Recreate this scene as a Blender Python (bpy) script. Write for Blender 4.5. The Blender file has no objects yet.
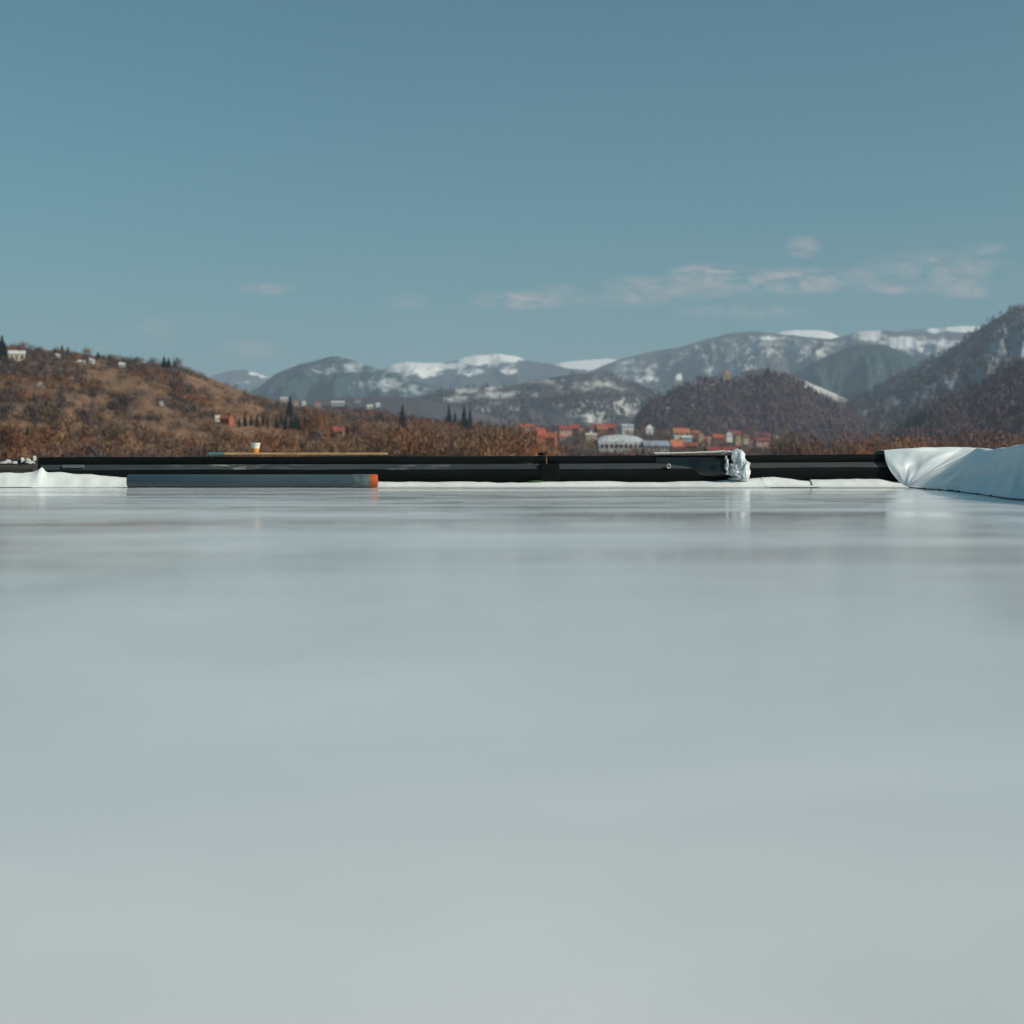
import bpy, math, random
import numpy as np
from mathutils import Vector

random.seed(7)
rng = np.random.default_rng(7)
scene = bpy.context.scene
col = scene.collection
R = math.radians

# ------------------------------------------------------------------ camera model
F = 1407.0          # focal length in pixels of the 1024 px square frame
HY = 463.0          # horizon row
CZ = 0.235          # eye height above the roof


def at(px, py, D):
    return Vector(((px - 512.0) / F * D, D, CZ + (HY - py) / F * D))


# ------------------------------------------------------------------ noise
_perm = rng.permutation(256)
_perm = np.concatenate([_perm, _perm, _perm])
_g2 = rng.normal(size=(256, 2))
_g2 /= np.linalg.norm(_g2, axis=1)[:, None]


def perlin(x, y):
    x = np.asarray(x, float); y = np.asarray(y, float)
    xi = np.floor(x).astype(int); yi = np.floor(y).astype(int)
    xf = x - xi; yf = y - yi
    u = xf * xf * xf * (xf * (xf * 6 - 15) + 10)
    v = yf * yf * yf * (yf * (yf * 6 - 15) + 10)

    def g(ix, iy, dx, dy):
        h = _perm[(_perm[ix & 255] + iy) & 255]
        return _g2[h, 0] * dx + _g2[h, 1] * dy
    a = g(xi, yi, xf, yf); b = g(xi + 1, yi, xf - 1, yf)
    c = g(xi, yi + 1, xf, yf - 1); d = g(xi + 1, yi + 1, xf - 1, yf - 1)
    return (a * (1 - u) + b * u) * (1 - v) + (c * (1 - u) + d * u) * v


def fbm(x, y, octs=4):
    s = 0; a = 1.0
    for i in range(octs):
        s = s + a * perlin(np.asarray(x) * 2 ** i + 17.3 * i, np.asarray(y) * 2 ** i - 9.1 * i)
        a *= 0.5
    return s


# ------------------------------------------------------------------ objects
def tag(o, label=None, cat=None, group=None, kind=None):
    if label: o['label'] = label
    if cat: o['category'] = cat
    if group: o['group'] = group
    if kind: o['kind'] = kind
    return o


def empty(name, loc, rz=0.0):
    o = bpy.data.objects.new(name, None)
    o.empty_display_size = 0.2
    o.location = loc
    o.rotation_euler = (0, 0, rz)
    col.objects.link(o)
    return o


def link(name, me, parent=None, mats=()):
    for m in mats:
        me.materials.append(m)
    o = bpy.data.objects.new(name, me)
    col.objects.link(o)
    if parent is not None:
        o.parent = parent
    return o


def np_mesh(name, verts, faces, smooth=False, matidx=None):
    verts = np.asarray(verts, dtype=np.float32); faces = np.asarray(faces, dtype=np.int32)
    k = faces.shape[1]
    me = bpy.data.meshes.new(name)
    me.vertices.add(len(verts)); me.vertices.foreach_set('co', verts.ravel())
    me.loops.add(faces.size); me.loops.foreach_set('vertex_index', faces.ravel())
    me.polygons.add(len(faces))
    me.polygons.foreach_set('loop_start', np.arange(0, faces.size, k, dtype=np.int32))
    if matidx is not None:
        me.polygons.foreach_set('material_index', np.asarray(matidx, dtype=np.int32))
    me.polygons.foreach_set('use_smooth', np.full(len(faces), smooth))
    me.update(calc_edges=True)
    me.validate()
    return me


class MB:
    """collects simple shapes into one mesh"""

    def __init__(self):
        self.v = []; self.f = []

    def add(self, vs, fs):
        n = len(self.v)
        self.v += [tuple(p) for p in vs]
        self.f += [tuple(i + n for i in f) for f in fs]
        return self

    def box(self, x0, x1, y0, y1, z0, z1):
        vs = [(x0, y0, z0), (x1, y0, z0), (x1, y1, z0), (x0, y1, z0), (x0, y0, z1), (x1, y0, z1), (x1, y1, z1), (x0, y1, z1)]
        return self.add(vs, [(0, 3, 2, 1), (4, 5, 6, 7), (0, 1, 5, 4), (1, 2, 6, 5), (2, 3, 7, 6), (3, 0, 4, 7)])

    def loft(self, rings, closed=True, caps=True):
        n = len(rings[0]); vs = [p for r in rings for p in r]; fs = []
        for i in range(len(rings) - 1):
            for j in range(n if closed else n - 1):
                a = i * n + j; b = i * n + (j + 1) % n
                fs.append((a, b, b + n, a + n))
        if caps and closed:
            fs.append(tuple(range(n))[::-1]); fs.append(tuple((len(rings) - 1) * n + j for j in range(n)))
        return self.add(vs, fs)

    def lathe(self, prof, n=32, axis='z', caps=True):
        rings = []
        for r, h in prof:
            ring = []
            for j in range(n):
                a = 2 * math.pi * j / n
                p = (r * math.cos(a), r * math.sin(a), h)
                if axis == 'x': p = (h, r * math.cos(a), r * math.sin(a))
                ring.append(p)
            rings.append(ring)
        return self.loft(rings, True, caps)

    def build(self, name, m, parent=None, smooth=False, bevel=0.0, angle=None):
        me = bpy.data.meshes.new(name)
        me.from_pydata(self.v, [], self.f)
        me.update()
        if smooth:
            me.polygons.foreach_set('use_smooth', np.full(len(me.polygons), True))
        o = link(name, me, parent, [m] if not isinstance(m, (list, tuple)) else m)
        if smooth and angle:
            try:
                me.set_sharp_from_angle(angle=R(angle))
            except Exception:
                pass
        if bevel:
            b = o.modifiers.new('bevel', 'BEVEL'); b.width = bevel; b.segments = 2; b.limit_method = 'ANGLE'
        return o


# ------------------------------------------------------------------ materials
class NT:
    def __init__(self, m):
        self.t = m.node_tree; self.n = m.node_tree.nodes; self.l = m.node_tree.links

    def node(self, typ, **kw):
        x = self.n.new(typ)
        for k, v in kw.items():
            setattr(x, k, v)
        return x

    def put(self, sock, v):
        if hasattr(v, 'is_output') or isinstance(v, bpy.types.NodeSocket):
            self.l.new(v, sock)
        else:
            sock.default_value = v

    def math(self, op, a, b=0.0, c=None, clamp=False):
        x = self.node('ShaderNodeMath', operation=op, use_clamp=clamp)
        self.put(x.inputs[0], a); self.put(x.inputs[1], b)
        if c is not None: self.put(x.inputs[2], c)
        return x.outputs[0]

    def noise(self, vec, scale, detail=4.0, rough=0.55, dist=0.0):
        x = self.node('ShaderNodeTexNoise')
        self.l.new(vec, x.inputs['Vector'])
        x.inputs['Scale'].default_value = scale; x.inputs['Detail'].default_value = detail
        x.inputs['Roughness'].default_value = rough; x.inputs['Distortion'].default_value = dist
        return x.outputs['Fac']

    def ramp(self, fac, stops):
        x = self.node('ShaderNodeValToRGB')
        el = x.color_ramp.elements
        while len(el) < len(stops): el.new(0.5)
        for e, (p, c) in zip(el, stops):
            e.position = p; e.color = (*c, 1) if len(c) == 3 else c
        self.l.new(fac, x.inputs[0])
        return x.outputs[0]

    def mix(self, fac, a, b):
        x = self.node('ShaderNodeMix', data_type='RGBA')
        self.put(x.inputs[0], fac)
        self.put(x.inputs[6], a if not isinstance(a, tuple) else (*a, 1)); self.put(x.inputs[7], b if not isinstance(b, tuple) else (*b, 1))
        return x.outputs[2]

    def maprange(self, v, a, b, c, d):
        x = self.node('ShaderNodeMapRange')
        self.put(x.inputs[0], v)
        for i, q in enumerate((a, b, c, d)): x.inputs[i + 1].default_value = q
        return x.outputs[0]

    def coords(self, scale=(1, 1, 1), which='Object'):
        tc = self.node('ShaderNodeTexCoord')
        mp = self.node('ShaderNodeMapping')
        mp.inputs['Scale'].default_value = scale
        self.l.new(tc.outputs[which], mp.inputs['Vector'])
        return mp.outputs[0]


def newmat(name):
    m = bpy.data.materials.new(name)
    m.use_nodes = True
    p = m.node_tree.nodes['Principled BSDF']
    return m, NT(m), p


def mat(name, c, rough=0.85, var=0.25, scale=1.0, spec=0.3, c2=None, bump=0.0):
    m, t, p = newmat(name)
    v = t.coords()
    f = t.noise(v, scale, 5)
    lo = tuple(x * (1 - var) for x in c); hi = c2 or tuple(min(1, x * (1 + var)) for x in c)
    t.l.new(t.ramp(f, [(0.3, lo), (0.7, hi)]), p.inputs['Base Color'])
    p.inputs['Roughness'].default_value = rough
    p.inputs['Specular IOR Level'].default_value = spec
    if bump:
        b = t.node('ShaderNodeBump'); b.inputs['Strength'].default_value = bump; b.inputs['Distance'].default_value = 0.01
        t.l.new(t.noise(v, scale * 6, 4), b.inputs['Height']); t.l.new(b.outputs[0], p.inputs['Normal'])
    return m


def leafmat(name, c, var=0.35, scale=0.15):
    """thin twigs or needles: matt, hue drifting slowly from plant to plant"""
    m, t, p = newmat(name)
    oi = t.node('ShaderNodeObjectInfo')
    g = t.node('ShaderNodeNewGeometry')
    f = t.noise(g.outputs['Position'], scale, 3)
    f = t.math('ADD', t.math('MULTIPLY', f, 0.7), t.math('MULTIPLY', oi.outputs['Random'], 0.3))
    lo = tuple(x * (1 - var) for x in c); hi = tuple(x * (1 + var) for x in c)
    t.l.new(t.ramp(f, [(0.25, lo), (0.75, hi)]), p.inputs['Base Color'])
    p.inputs['Roughness'].default_value = 0.95
    p.inputs['Specular IOR Level'].default_value = 0.1
    return m


def hillmat(name, ground, wood, snow=(0.80, 0.80, 0.80), fine=0.08, patch=0.01, woodness=0.5, sharp=0.06):
    """bare ground / leafless wood / snow; the vertex attribute 'snow' says where snow lies"""
    m, t, p = newmat(name)
    g = t.node('ShaderNodeNewGeometry')
    mp = t.node('ShaderNodeMapping'); mp.inputs['Scale'].default_value = (1, 1, 0.45)
    t.l.new(g.outputs['Position'], mp.inputs['Vector'])
    v = mp.outputs[0]
    big = t.noise(v, patch, 5, 0.6)
    small = t.noise(v, fine, 5, 0.7)
    w = t.math('ADD', big, t.math('MULTIPLY', t.math('SUBTRACT', small, 0.5), 0.9))
    wf = t.maprange(w, 0.5 - woodness * 0.3 - 0.05, 0.5 - woodness * 0.3 + 0.12, 1.0, 0.0)
    lo = tuple(x * 0.7 for x in ground); hi = tuple(x * 1.3 for x in ground)
    gc = t.ramp(small, [(0.3, lo), (0.7, hi)])
    wl = tuple(x * 0.6 for x in wood); wh = tuple(x * 1.5 for x in wood)
    wc = t.ramp(t.noise(v, fine * 1.7, 4, 0.7), [(0.3, wl), (0.7, wh)])
    base = t.mix(wf, wc, gc)
    at_ = t.node('ShaderNodeAttribute', attribute_name='snow')
    s = t.math('ADD', at_.outputs['Fac'], t.math('MULTIPLY', t.math('SUBTRACT', small, 0.5), 0.9))
    s = t.math('ADD', s, t.math('MULTIPLY', t.math('SUBTRACT', big, 0.5), 0.8))
    sf = t.maprange(s, 0.5 - sharp, 0.5 + sharp, 0.0, 1.0)
    t.l.new(t.mix(sf, base, snow), p.inputs['Base Color'])
    p.inputs['Roughness'].default_value = 0.95
    p.inputs['Specular IOR Level'].default_value = 0.1
    return m


# ------------------------------------------------------------------ hills
class Hill:
    pass


def hill(name, ridge, Dr, Df, m, zf=-9.5, step=2.0, rows=70, shape=1.0, gully=0.06, gscale=0.03, rough=0.6, snow=None, back=0.9):
    """ridge: list of (px, py) seen from the eye; Dr: ridge distance (number or px->m); Df: distance of the foot"""
    rx = np.array([r[0] for r in ridge], float); ry = np.array([r[1] for r in ridge], float)
    px = np.arange(rx[0], rx[-1] + step, step)
    # smooth interpolation of the skyline
    fine = np.linspace(rx[0], rx[-1], 4000)
    base = np.interp(fine, rx, ry)
    win = max(3, int(4000 * 9 / (rx[-1] - rx[0])))
    ker = np.hanning(win); ker /= ker.sum()
    base = np.convolve(np.pad(base, (win // 2, win - 1 - win // 2), mode='edge'), ker, 'valid')
    py = np.interp(px, fine, base)
    py = py + rough * fbm(px * 0.09, px * 0 + Dr * 0.01 if not callable(Dr) else px * 0 + 3.3, 4)
    D1 = np.array([Dr(p) for p in px]) if callable(Dr) else np.full(len(px), float(Dr))
    D0 = np.array([Df(p) for p in px]) if callable(Df) else np.full(len(px), float(Df))
    zr = CZ + (HY - py) / F * D1
    nb = 14
    t = np.linspace(0, 1, rows)
    T, PXg = np.meshgrid(t, px, indexing='ij')
    Dg = D0[None, :] + (D1 - D0)[None, :] * T
    S = T ** shape
    Z = zf + (zr[None, :] - zf) * S
    amp = gully * np.maximum(zr - zf, 5)[None, :] * np.sin(np.pi * np.clip(T, 0, 1)) ** 1.2
    wx = PXg * gscale
    n = fbm(wx + 0.9 * perlin(wx * 0.5, T * 1.8) + 1.1 * T, T * 2.6 - 0.4 * wx + 5.1, 5)
    n = 0.8 * n - 0.6 * np.abs(perlin(wx * 1.1 + 4 + T * 0.9, T * 1.7 + 0.3 * wx)) + 0.15
    Z = Z + amp * n
    X = (PXg - 512) / F * Dg
    # far side
    tb = np.linspace(0, 1, nb + 1)[1:]
    TB, PB = np.meshgrid(tb, px, indexing='ij')
    DB = D1[None, :] + (D1 - D0)[None, :] * back * TB
    ZB = zr[None, :] + (zf - zr[None, :]) * (TB ** 1.3)
    XB = (PB - 512) / F * DB
    Xa = np.vstack([X, XB]); Ya = np.vstack([Dg, DB]); Za = np.vstack([Z, ZB])
    nr, nc = Xa.shape
    verts = np.stack([Xa, Ya, Za], -1).reshape(-1, 3)
    i, j = np.meshgrid(np.arange(nr - 1), np.arange(nc - 1), indexing='ij')
    a = (i * nc + j).ravel()
    faces = np.stack([a, a + 1, a + nc + 1, a + nc], 1)
    me = np_mesh(name, verts, faces, smooth=True)
    PYa = HY - (Za - CZ) / Ya * F
    PXa = np.vstack([PXg, PB])
    sn = np.zeros_like(PYa)
    if snow is not None:
        front = np.vstack([T, np.ones_like(TB)])
        sn = np.clip(snow(PXa, PYa, front) + 0.45 * fbm(PXa * .11 + 5, PYa * .22, 4) * (snow(PXa, PYa, front) > -.15), -1, 2)
    at_ = me.attributes.new('snow', 'FLOAT', 'POINT')
    at_.data.foreach_set('value', sn.astype(np.float32).ravel())
    o = link(name, me, None, [m])
    o['kind'] = 'structure'
    h = Hill(); h.px = px; h.X, h.Y, h.Z, h.PY = X, Dg, Z, PYa[:rows]; h.obj = o; h.rows = rows
    h.zvis = np.minimum.accumulate(h.PY, axis=0)
    return h


def on(h, px, py):
    """the point of the hill's near side seen at this place"""
    j = int(np.clip(np.searchsorted(h.px, px), 0, len(h.px) - 1))
    i = int(np.argmin(np.abs(h.PY[:, j] - py)))
    return Vector((h.X[i, j], h.Y[i, j], h.Z[i, j]))


def blobs(lst, soft=0.5):
    def f(PX, PY, T):
        s = np.full(PX.shape, -0.2)
        for (x, y, rx_, ry_, k) in lst:
            d = np.sqrt(((PX - x) / rx_) ** 2 + ((PY - y) / ry_) ** 2)
            s = np.maximum(s, k * np.clip((1.0 + soft - d) / (2 * soft), -0.3, 1.0))
        return s
    return f


# ---- materials of the land
M_left = hillmat('dry_grass_hillside', (0.33, 0.172, 0.088), (0.17, 0.096, 0.058), fine=0.05, patch=0.016, woodness=0.5)
M_valley = hillmat('winter_meadow', (0.17, 0.10, 0.06), (0.09, 0.06, 0.05), fine=0.06, patch=0.01, woodness=0.5)
M_castle = hillmat('leafless_wood_floor', (0.13, 0.095, 0.09), (0.085, 0.065, 0.066), fine=0.05, patch=0.006, woodness=0.6)
M_right = hillmat('snowy_wood_floor', (0.13, 0.115, 0.115), (0.08, 0.07, 0.075), snow=(0.50, 0.51, 0.54), fine=0.06, patch=0.006, woodness=0.6, sharp=0.30)
M_purple = hillmat('brown_wood_floor', (0.14, 0.095, 0.088), (0.085, 0.064, 0.064), snow=(0.5, 0.5, 0.52), fine=0.045, patch=0.006, woodness=0.6, sharp=0.2)
M_mid = hillmat('mid_hill_wood', (0.11, 0.09, 0.09), (0.065, 0.055, 0.06), snow=(0.56, 0.53, 0.48), fine=0.07, patch=0.008, woodness=0.6, sharp=0.24)
M_conif = hillmat('dark_forest_slope', (0.045, 0.068, 0.072), (0.024, 0.044, 0.048), snow=(0.6, 0.6, 0.6), fine=0.06, patch=0.004, woodness=0.6, sharp=0.15)
M_blue = hillmat('far_forest_slope', (0.055, 0.078, 0.082), (0.032, 0.054, 0.060), snow=(0.55, 0.55, 0.55), fine=0.05, patch=0.004, woodness=0.6, sharp=0.25)
M_grey = hillmat('grey_mountain_slope', (0.12, 0.10, 0.095), (0.06, 0.058, 0.055), snow=(0.66, 0.64, 0.62), fine=0.035, patch=0.004, woodness=0.55, sharp=0.22)
M_snow = hillmat('snow_mountain', (0.07, 0.07, 0.07), (0.04, 0.042, 0.04), snow=(0.96, 0.89, 0.83), fine=0.025, patch=0.003, woodness=0.6, sharp=0.22)

# ---- ground reaching past the mountains
g = MB(); S = 16000
n = 24
vs = [(-S + 2 * S * i / n, -S + 2 * S * j / n, -10.0) for j in range(n + 1) for i in range(n + 1)]
g.add(vs, [(j * (n + 1) + i, j * (n + 1) + i + 1, (j + 1) * (n + 1) + i + 1, (j + 1) * (n + 1) + i) for j in range(n) for i in range(n)])
ground = g.build('ground', M_valley); ground['kind'] = 'structure'

left_D = lambda p: 620 + 380 * np.clip((p - 150) / 400, 0, 1)
H_left = hill('left_hill', [(-220, 330), (-60, 341), (0, 346), (30, 349), (60, 351), (100, 357), (130, 361), (165, 364), (190, 371), (215, 380), (235, 388),
                            (250, 394), (270, 400), (290, 406), (330, 409), (370, 411), (400, 416), (440, 420), (480, 424), (520, 430), (545, 440), (570, 452), (600, 466)],
              left_D, 210, M_left, gully=0.05, gscale=0.022, step=1.5, rows=90, shape=0.9)
H_valley = hill('valley_slope', [(420, 430), (530, 427), (600, 427), (640, 430), (700, 433), (760, 438), (800, 443), (900, 447), (1024, 449), (1300, 452)],
                1500, 480, M_valley, gully=0.03, shape=0.9)
H_castle = hill('castle_hill', [(600, 470), (622, 440), (636, 421), (650, 405), (665, 395), (685, 388), (700, 382), (720, 381), (740, 382), (755, 379), (775, 376), (790, 380),
                                (805, 387), (820, 397), (835, 405), (850, 414), (870, 428), (900, 446), (940, 468)],
                1900, 1350, M_castle, gully=0.05, gscale=0.035, step=1.5,
                snow=blobs([(690, 400, 10, 10, .45), (668, 412, 14, 8, .45), (705, 388, 12, 4, .6)]))
H_purple = hill('brown_hill', [(850, 470), (880, 444), (900, 432), (920, 416), (940, 406), (960, 396), (985, 384), (1005, 372), (1024, 362), (1080, 346), (1200, 330), (1300, 340)],
                1500, 900, M_purple, gully=0.06, gscale=0.03, step=1.5, snow=blobs([(960, 425, 40, 12, .25), (1010, 395, 20, 16, .25)]))
H_right = hill('right_hill', [(770, 466), (800, 436), (830, 418), (850, 402), (880, 387), (910, 371), (940, 356), (965, 339), (990, 322), (1010, 311), (1030, 305), (1080, 290), (1160, 284), (1300, 300)],
               2500, 1500, M_right, gully=0.11, gscale=0.035, step=1.5,
               snow=blobs([(1010, 348, 50, 30, .5), (985, 372, 36, 16, .47), (950, 378, 30, 14, .45), (865, 412, 14, 10, .42), (890, 425, 12, 8, .36), (920, 385, 60, 20, .22)], 0.7))
H_fore = hill('snow_meadow_slope', [(740, 372), (765, 368), (785, 373), (800, 379), (822, 388), (845, 398), (862, 408), (885, 425)], 3200, 2600, M_mid, gully=0.03,
              snow=blobs([(822, 384, 42, 16, .75)]))
H_hump = hill('forested_hump', [(730, 408), (760, 395), (780, 382), (810, 364), (840, 350), (862, 344), (885, 345), (900, 351), (920, 361), (940, 376), (980, 400), (1010, 420)],
              4200, 3300, M_conif, gully=0.2, gscale=0.045, snow=blobs([(875, 372, 22, 8, .3)]))
H_midp = hill('purple_hill', [(180, 402), (240, 402), (330, 399), (380, 396), (420, 398), (470, 410), (520, 424), (560, 440)], 2500, 1900, M_mid, gully=0.04, gscale=0.03)
H_mid = hill('patchy_hill', [(380, 420), (420, 400), (440, 392), (455, 389), (480, 387), (510, 386), (540, 380), (560, 376), (580, 373), (600, 374), (620, 379), (640, 387), (665, 397), (700, 404), (740, 420)],
             3200, 2200, M_mid, gully=0.08, gscale=0.04, step=1.5,
             snow=blobs([(465, 390, 14, 3, .8), (492, 388, 10, 3, .8), (455, 400, 12, 5, .6), (500, 395, 20, 4, .75), (525, 394, 12, 4, .85), (497, 405, 10, 4, .7), (520, 408, 10, 4, .55), (480, 410, 14, 4, .5),
                         (545, 381, 20, 3, .5), (600, 386, 26, 8, .42), (575, 388, 20, 8, .35), (600, 404, 30, 4, .8), (630, 402, 12, 5, .95), (622, 410, 16, 6, .9), (597, 417, 14, 6, 1.0), (575, 413, 8, 4, .8), (560, 404, 10, 4, .45)], 0.6))
H_bluel = hill('blue_hill', [(190, 420), (230, 402), (262, 385), (275, 374), (300, 364), (315, 361), (325, 358), (335, 356), (345, 358), (360, 363), (385, 371), (400, 375), (430, 386), (460, 398), (500, 412)],
               4600, 3500, M_blue, gully=0.30, gscale=0.03,
               snow=blobs([(385, 384, 26, 9, .48), (352, 368, 22, 7, .36), (325, 371, 14, 5, .33), (410, 390, 20, 6, .4)], 0.7))
H_grey = hill('grey_mountain', [(520, 400), (560, 384), (600, 367), (620, 359), (650, 352), (680, 347), (700, 341), (730, 333), (755, 331), (780, 334), (800, 336), (830, 339), (845, 336), (860, 331), (880, 330), (905, 333),
                                (935, 334), (960, 333), (980, 331), (1010, 342), (1060, 352), (1150, 370)],
              6400, 4600, M_grey, gully=0.36, gscale=0.03, step=1.5,
              snow=blobs([(700, 355, 30, 14, .36), (765, 348, 40, 12, .42), (770, 338, 22, 2.5, .75), (810, 350, 40, 12, .40), (868, 335, 14, 6, .9), (905, 343, 20, 7, .95), (935, 342, 25, 6, .7), (925, 350, 16, 5, .8),
                          (640, 378, 20, 5, .6), (680, 377, 6, 4, .8), (640, 366, 30, 9, .42), (720, 370, 30, 8, .42), (625, 363, 12, 4, .5)], 0.7))
H_snowc = hill('snow_peak', [(330, 392), (360, 380), (380, 371), (392, 365), (405, 362), (430, 363), (450, 362), (465, 357), (480, 354), (500, 354), (515, 356), (530, 361), (550, 364), (575, 370), (610, 384), (640, 400)],
               7800, 5600, M_snow, gully=0.28, gscale=0.022, step=1.5,
               snow=blobs([(418, 367, 30, 7, 1.0), (400, 365, 12, 4, 1.2), (425, 374, 10, 4, .7), (480, 360, 24, 5, 1.2), (505, 358, 16, 5, 1.1), (455, 366, 14, 4, .8), (470, 372, 14, 4, .75), (510, 371, 9, 3, .9), (500, 365, 18, 5, .55)], 0.45))
H_far1 = hill('far_snow_ridge', [(500, 380), (545, 368), (560, 362), (600, 359), (622, 358), (645, 362), (680, 374)], 8600, 7000, M_snow, gully=0.04, snow=blobs([(595, 364, 42, 6, 1.2)]))
H_far2 = hill('far_white_dome', [(740, 350), (768, 337), (782, 331), (800, 330), (820, 330), (832, 333), (850, 342), (870, 352)], 9000, 7600, M_snow, gully=0.03, snow=blobs([(806, 334, 40, 10, 1.4)]))
H_far3 = hill('far_pale_ridge', [(860, 345), (890, 333), (915, 329), (940, 328), (960, 326), (975, 326), (1000, 328), (1040, 335)], 9000, 7600, M_snow, gully=0.04, snow=blobs([(965, 328, 18, 4, 1.2), (935, 330, 10, 3, .8), (985, 330, 18, 4, 1.0)]))
H_far4 = hill('far_blue_ridge', [(180, 388), (215, 375), (232, 370), (246, 370), (256, 373), (264, 376), (275, 380), (300, 392)], 9000, 7600, M_snow, gully=0.04,
              snow=blobs([(258, 373, 8, 2.2, 1.3), (265, 376, 6, 2, 1.0), (244, 383, 8, 2, .6)]))

# ------------------------------------------------------------------ plants
LM_rust = leafmat('rust_twigs', (0.29, 0.125, 0.066))
LM_orange = leafmat('orange_twigs', (0.42, 0.165, 0.065))
LM_tan = leafmat('tan_twigs', (0.31, 0.185, 0.10))
LM_grey = leafmat('grey_brown_twigs', (0.185, 0.130, 0.105))
LM_mauve = leafmat('mauve_twigs', (0.135, 0.100, 0.105))
LM_dark = leafmat('dark_needles', (0.028, 0.036, 0.026))
LM_olive = leafmat('olive_twigs', (0.15, 0.12, 0.07))
LM_bark = mat('bark', (0.07, 0.05, 0.04), 0.95, 0.3, 3.0)
LM_wood = leafmat('leafless_wood', (0.165, 0.100, 0.122), 0.45, 0.012)
LM_wood2 = leafmat('leafless_grey_wood', (0.125, 0.108, 0.122), 0.45, 0.012)


def tuft_tris(nt, rad, hgt, size, low=0.0, r=rng):
    """nt small blades scattered through an uneven ellipsoid crown, leaning outwards"""
    u = r.normal(size=(nt, 3)); u /= np.linalg.norm(u, axis=1)[:, None]
    k = r.random(nt) ** 0.45
    lob = 1 + 0.28 * np.sin(3 * np.arctan2(u[:, 1], u[:, 0]) + r.random() * 6) * u[:, 2] + 0.22 * np.sin(5 * np.arctan2(u[:, 1], u[:, 0]) + r.random() * 6)
    c = u * (k * lob)[:, None] * np.array([rad, rad, hgt * 0.5])
    c[:, 2] += hgt * 0.5 + low
    d = u * 0.6 + r.normal(size=(nt, 3)) * 0.5 + np.array([0, 0, 0.7])
    d /= np.linalg.norm(d, axis=1)[:, None]
    w = np.cross(d, r.normal(size=(nt, 3))); w /= np.linalg.norm(w, axis=1)[:, None]
    L = size * (0.6 + r.random(nt))[:, None]; W = L * 0.24
    v = np.stack([c - d * L * 0.5 - w * W * .5, c - d * L * .5 + w * W * .5, c + d * L * 0.6], 1)
    return v                                            # (nt,3,3)


def mass(name, pts, protos, mats, matsel, scales, label=None):
    """many plants that read as one wood: one object"""
    V = []; MI = []; NN = []
    pn = [round_normals(k) for k in protos]
    for p, s, mi in zip(pts, scales, matsel):
        kk = rng.integers(len(protos)); k = protos[kk]; nn = pn[kk]
        a = rng.random() * 6.28; ca, sa = math.cos(a), math.sin(a)
        q = k.reshape(-1, 3) * s
        q = np.stack([q[:, 0] * ca - q[:, 1] * sa, q[:, 0] * sa + q[:, 1] * ca, q[:, 2]], 1) + np.array(p)
        V.append(q); MI.append(np.full(len(k), mi))
        NN.append(np.stack([nn[:, 0] * ca - nn[:, 1] * sa, nn[:, 0] * sa + nn[:, 1] * ca, nn[:, 2]], 1))
    V = np.concatenate(V); MI = np.concatenate(MI)
    me = np_mesh(name, V, np.arange(len(V)).reshape(-1, 3), matidx=MI)
    soft_normals(me, np.concatenate(NN))
    o = link(name, me, None, mats)
    o['kind'] = 'stuff'
    if label: o['label'] = label
    return o


def scatter(h, n, x0, x1, keep=None, tmin=0.0):
    out = []
    tries = 0
    while len(out) < n and tries < n * 30:
        tries += 1
        j = int(np.clip(np.searchsorted(h.px, x0 + rng.random() * (x1 - x0)), 0, len(h.px) - 1))
        i = int(rng.integers(int(tmin * h.rows), h.rows))
        if h.PY[i, j] > 466: continue
        if keep is not None and rng.random() > keep(h.px[j], h.PY[i, j], h.X[i, j], h.Y[i, j]): continue
        # jitter inside the cell
        out.append((h.X[i, j] + rng.normal() * 0.4, h.Y[i, j] + rng.normal() * 1.5, h.Z[i, j] - 0.3, h.px[j], h.PY[i, j]))
    return out


def soft_normals(me, N):
    me.polygons.foreach_set('use_smooth', np.full(len(me.polygons), True))
    me.normals_split_custom_set_from_vertices(N.tolist())


def round_normals(tri, k=.35):
    c = np.array([0, 0, tri[:, :, 2].mean() * .8])
    ext = np.abs(tri.reshape(-1, 3) - c).max(0)
    n = (tri - c) / ext; n = n / np.maximum(1e-6, np.linalg.norm(n, axis=2))[:, :, None]
    n = n + rng.normal(size=(len(tri), 1, 3)) * k
    n[:, :, 2] += .75
    return (n / np.linalg.norm(n, axis=2)[:, :, None]).reshape(-1, 3)


# --- scrub on the left hill: clumps and open grass terraces
def left_keep(px, py, x, y):
    v = 0.9 * float(fbm(x * 0.012 + 3, y * 0.011, 3)) + 0.3 * float(perlin(x * 0.04, y * 0.03)) + 0.06 + 0.45 * max(0, 1 - abs(float(perlin(x * .006 + 7, y * .012 + 2))) * 14)
    v += 0.25 * max(0.0, 1 - abs((py - (px * 0.12 + 352)) / 16.0))        # wooded crest
    if py > 432: v += 0.22
    # open terraces of grass
    for (ax, ay, bx, by, w) in ((95, 374, 150, 395, 12), (20, 391, 110, 404, 5), (190, 380, 240, 392, 6), (130, 410, 175, 416, 5), (0, 425, 40, 431, 4), (105, 424, 160, 429, 5), (215, 405, 260, 412, 4), (150, 428, 205, 442, 6), (60, 413, 130, 420, 4), (200, 426, 300, 438, 4), (110, 380, 145, 392, 8), (190, 385, 235, 395, 7)):
        tt = np.clip(((px - ax) * (bx - ax) + (py - ay) * (by - ay)) / ((bx - ax) ** 2 + (by - ay) ** 2), 0, 1)
        d = math.hypot(px - ax - tt * (bx - ax), (py - ay - tt * (by - ay)))
        if d < w * 1.25: v -= 0.9 * (1 - d / w / 1.25) + 0.2
    return 1.0 if v > -0.07 else 0.08


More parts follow.
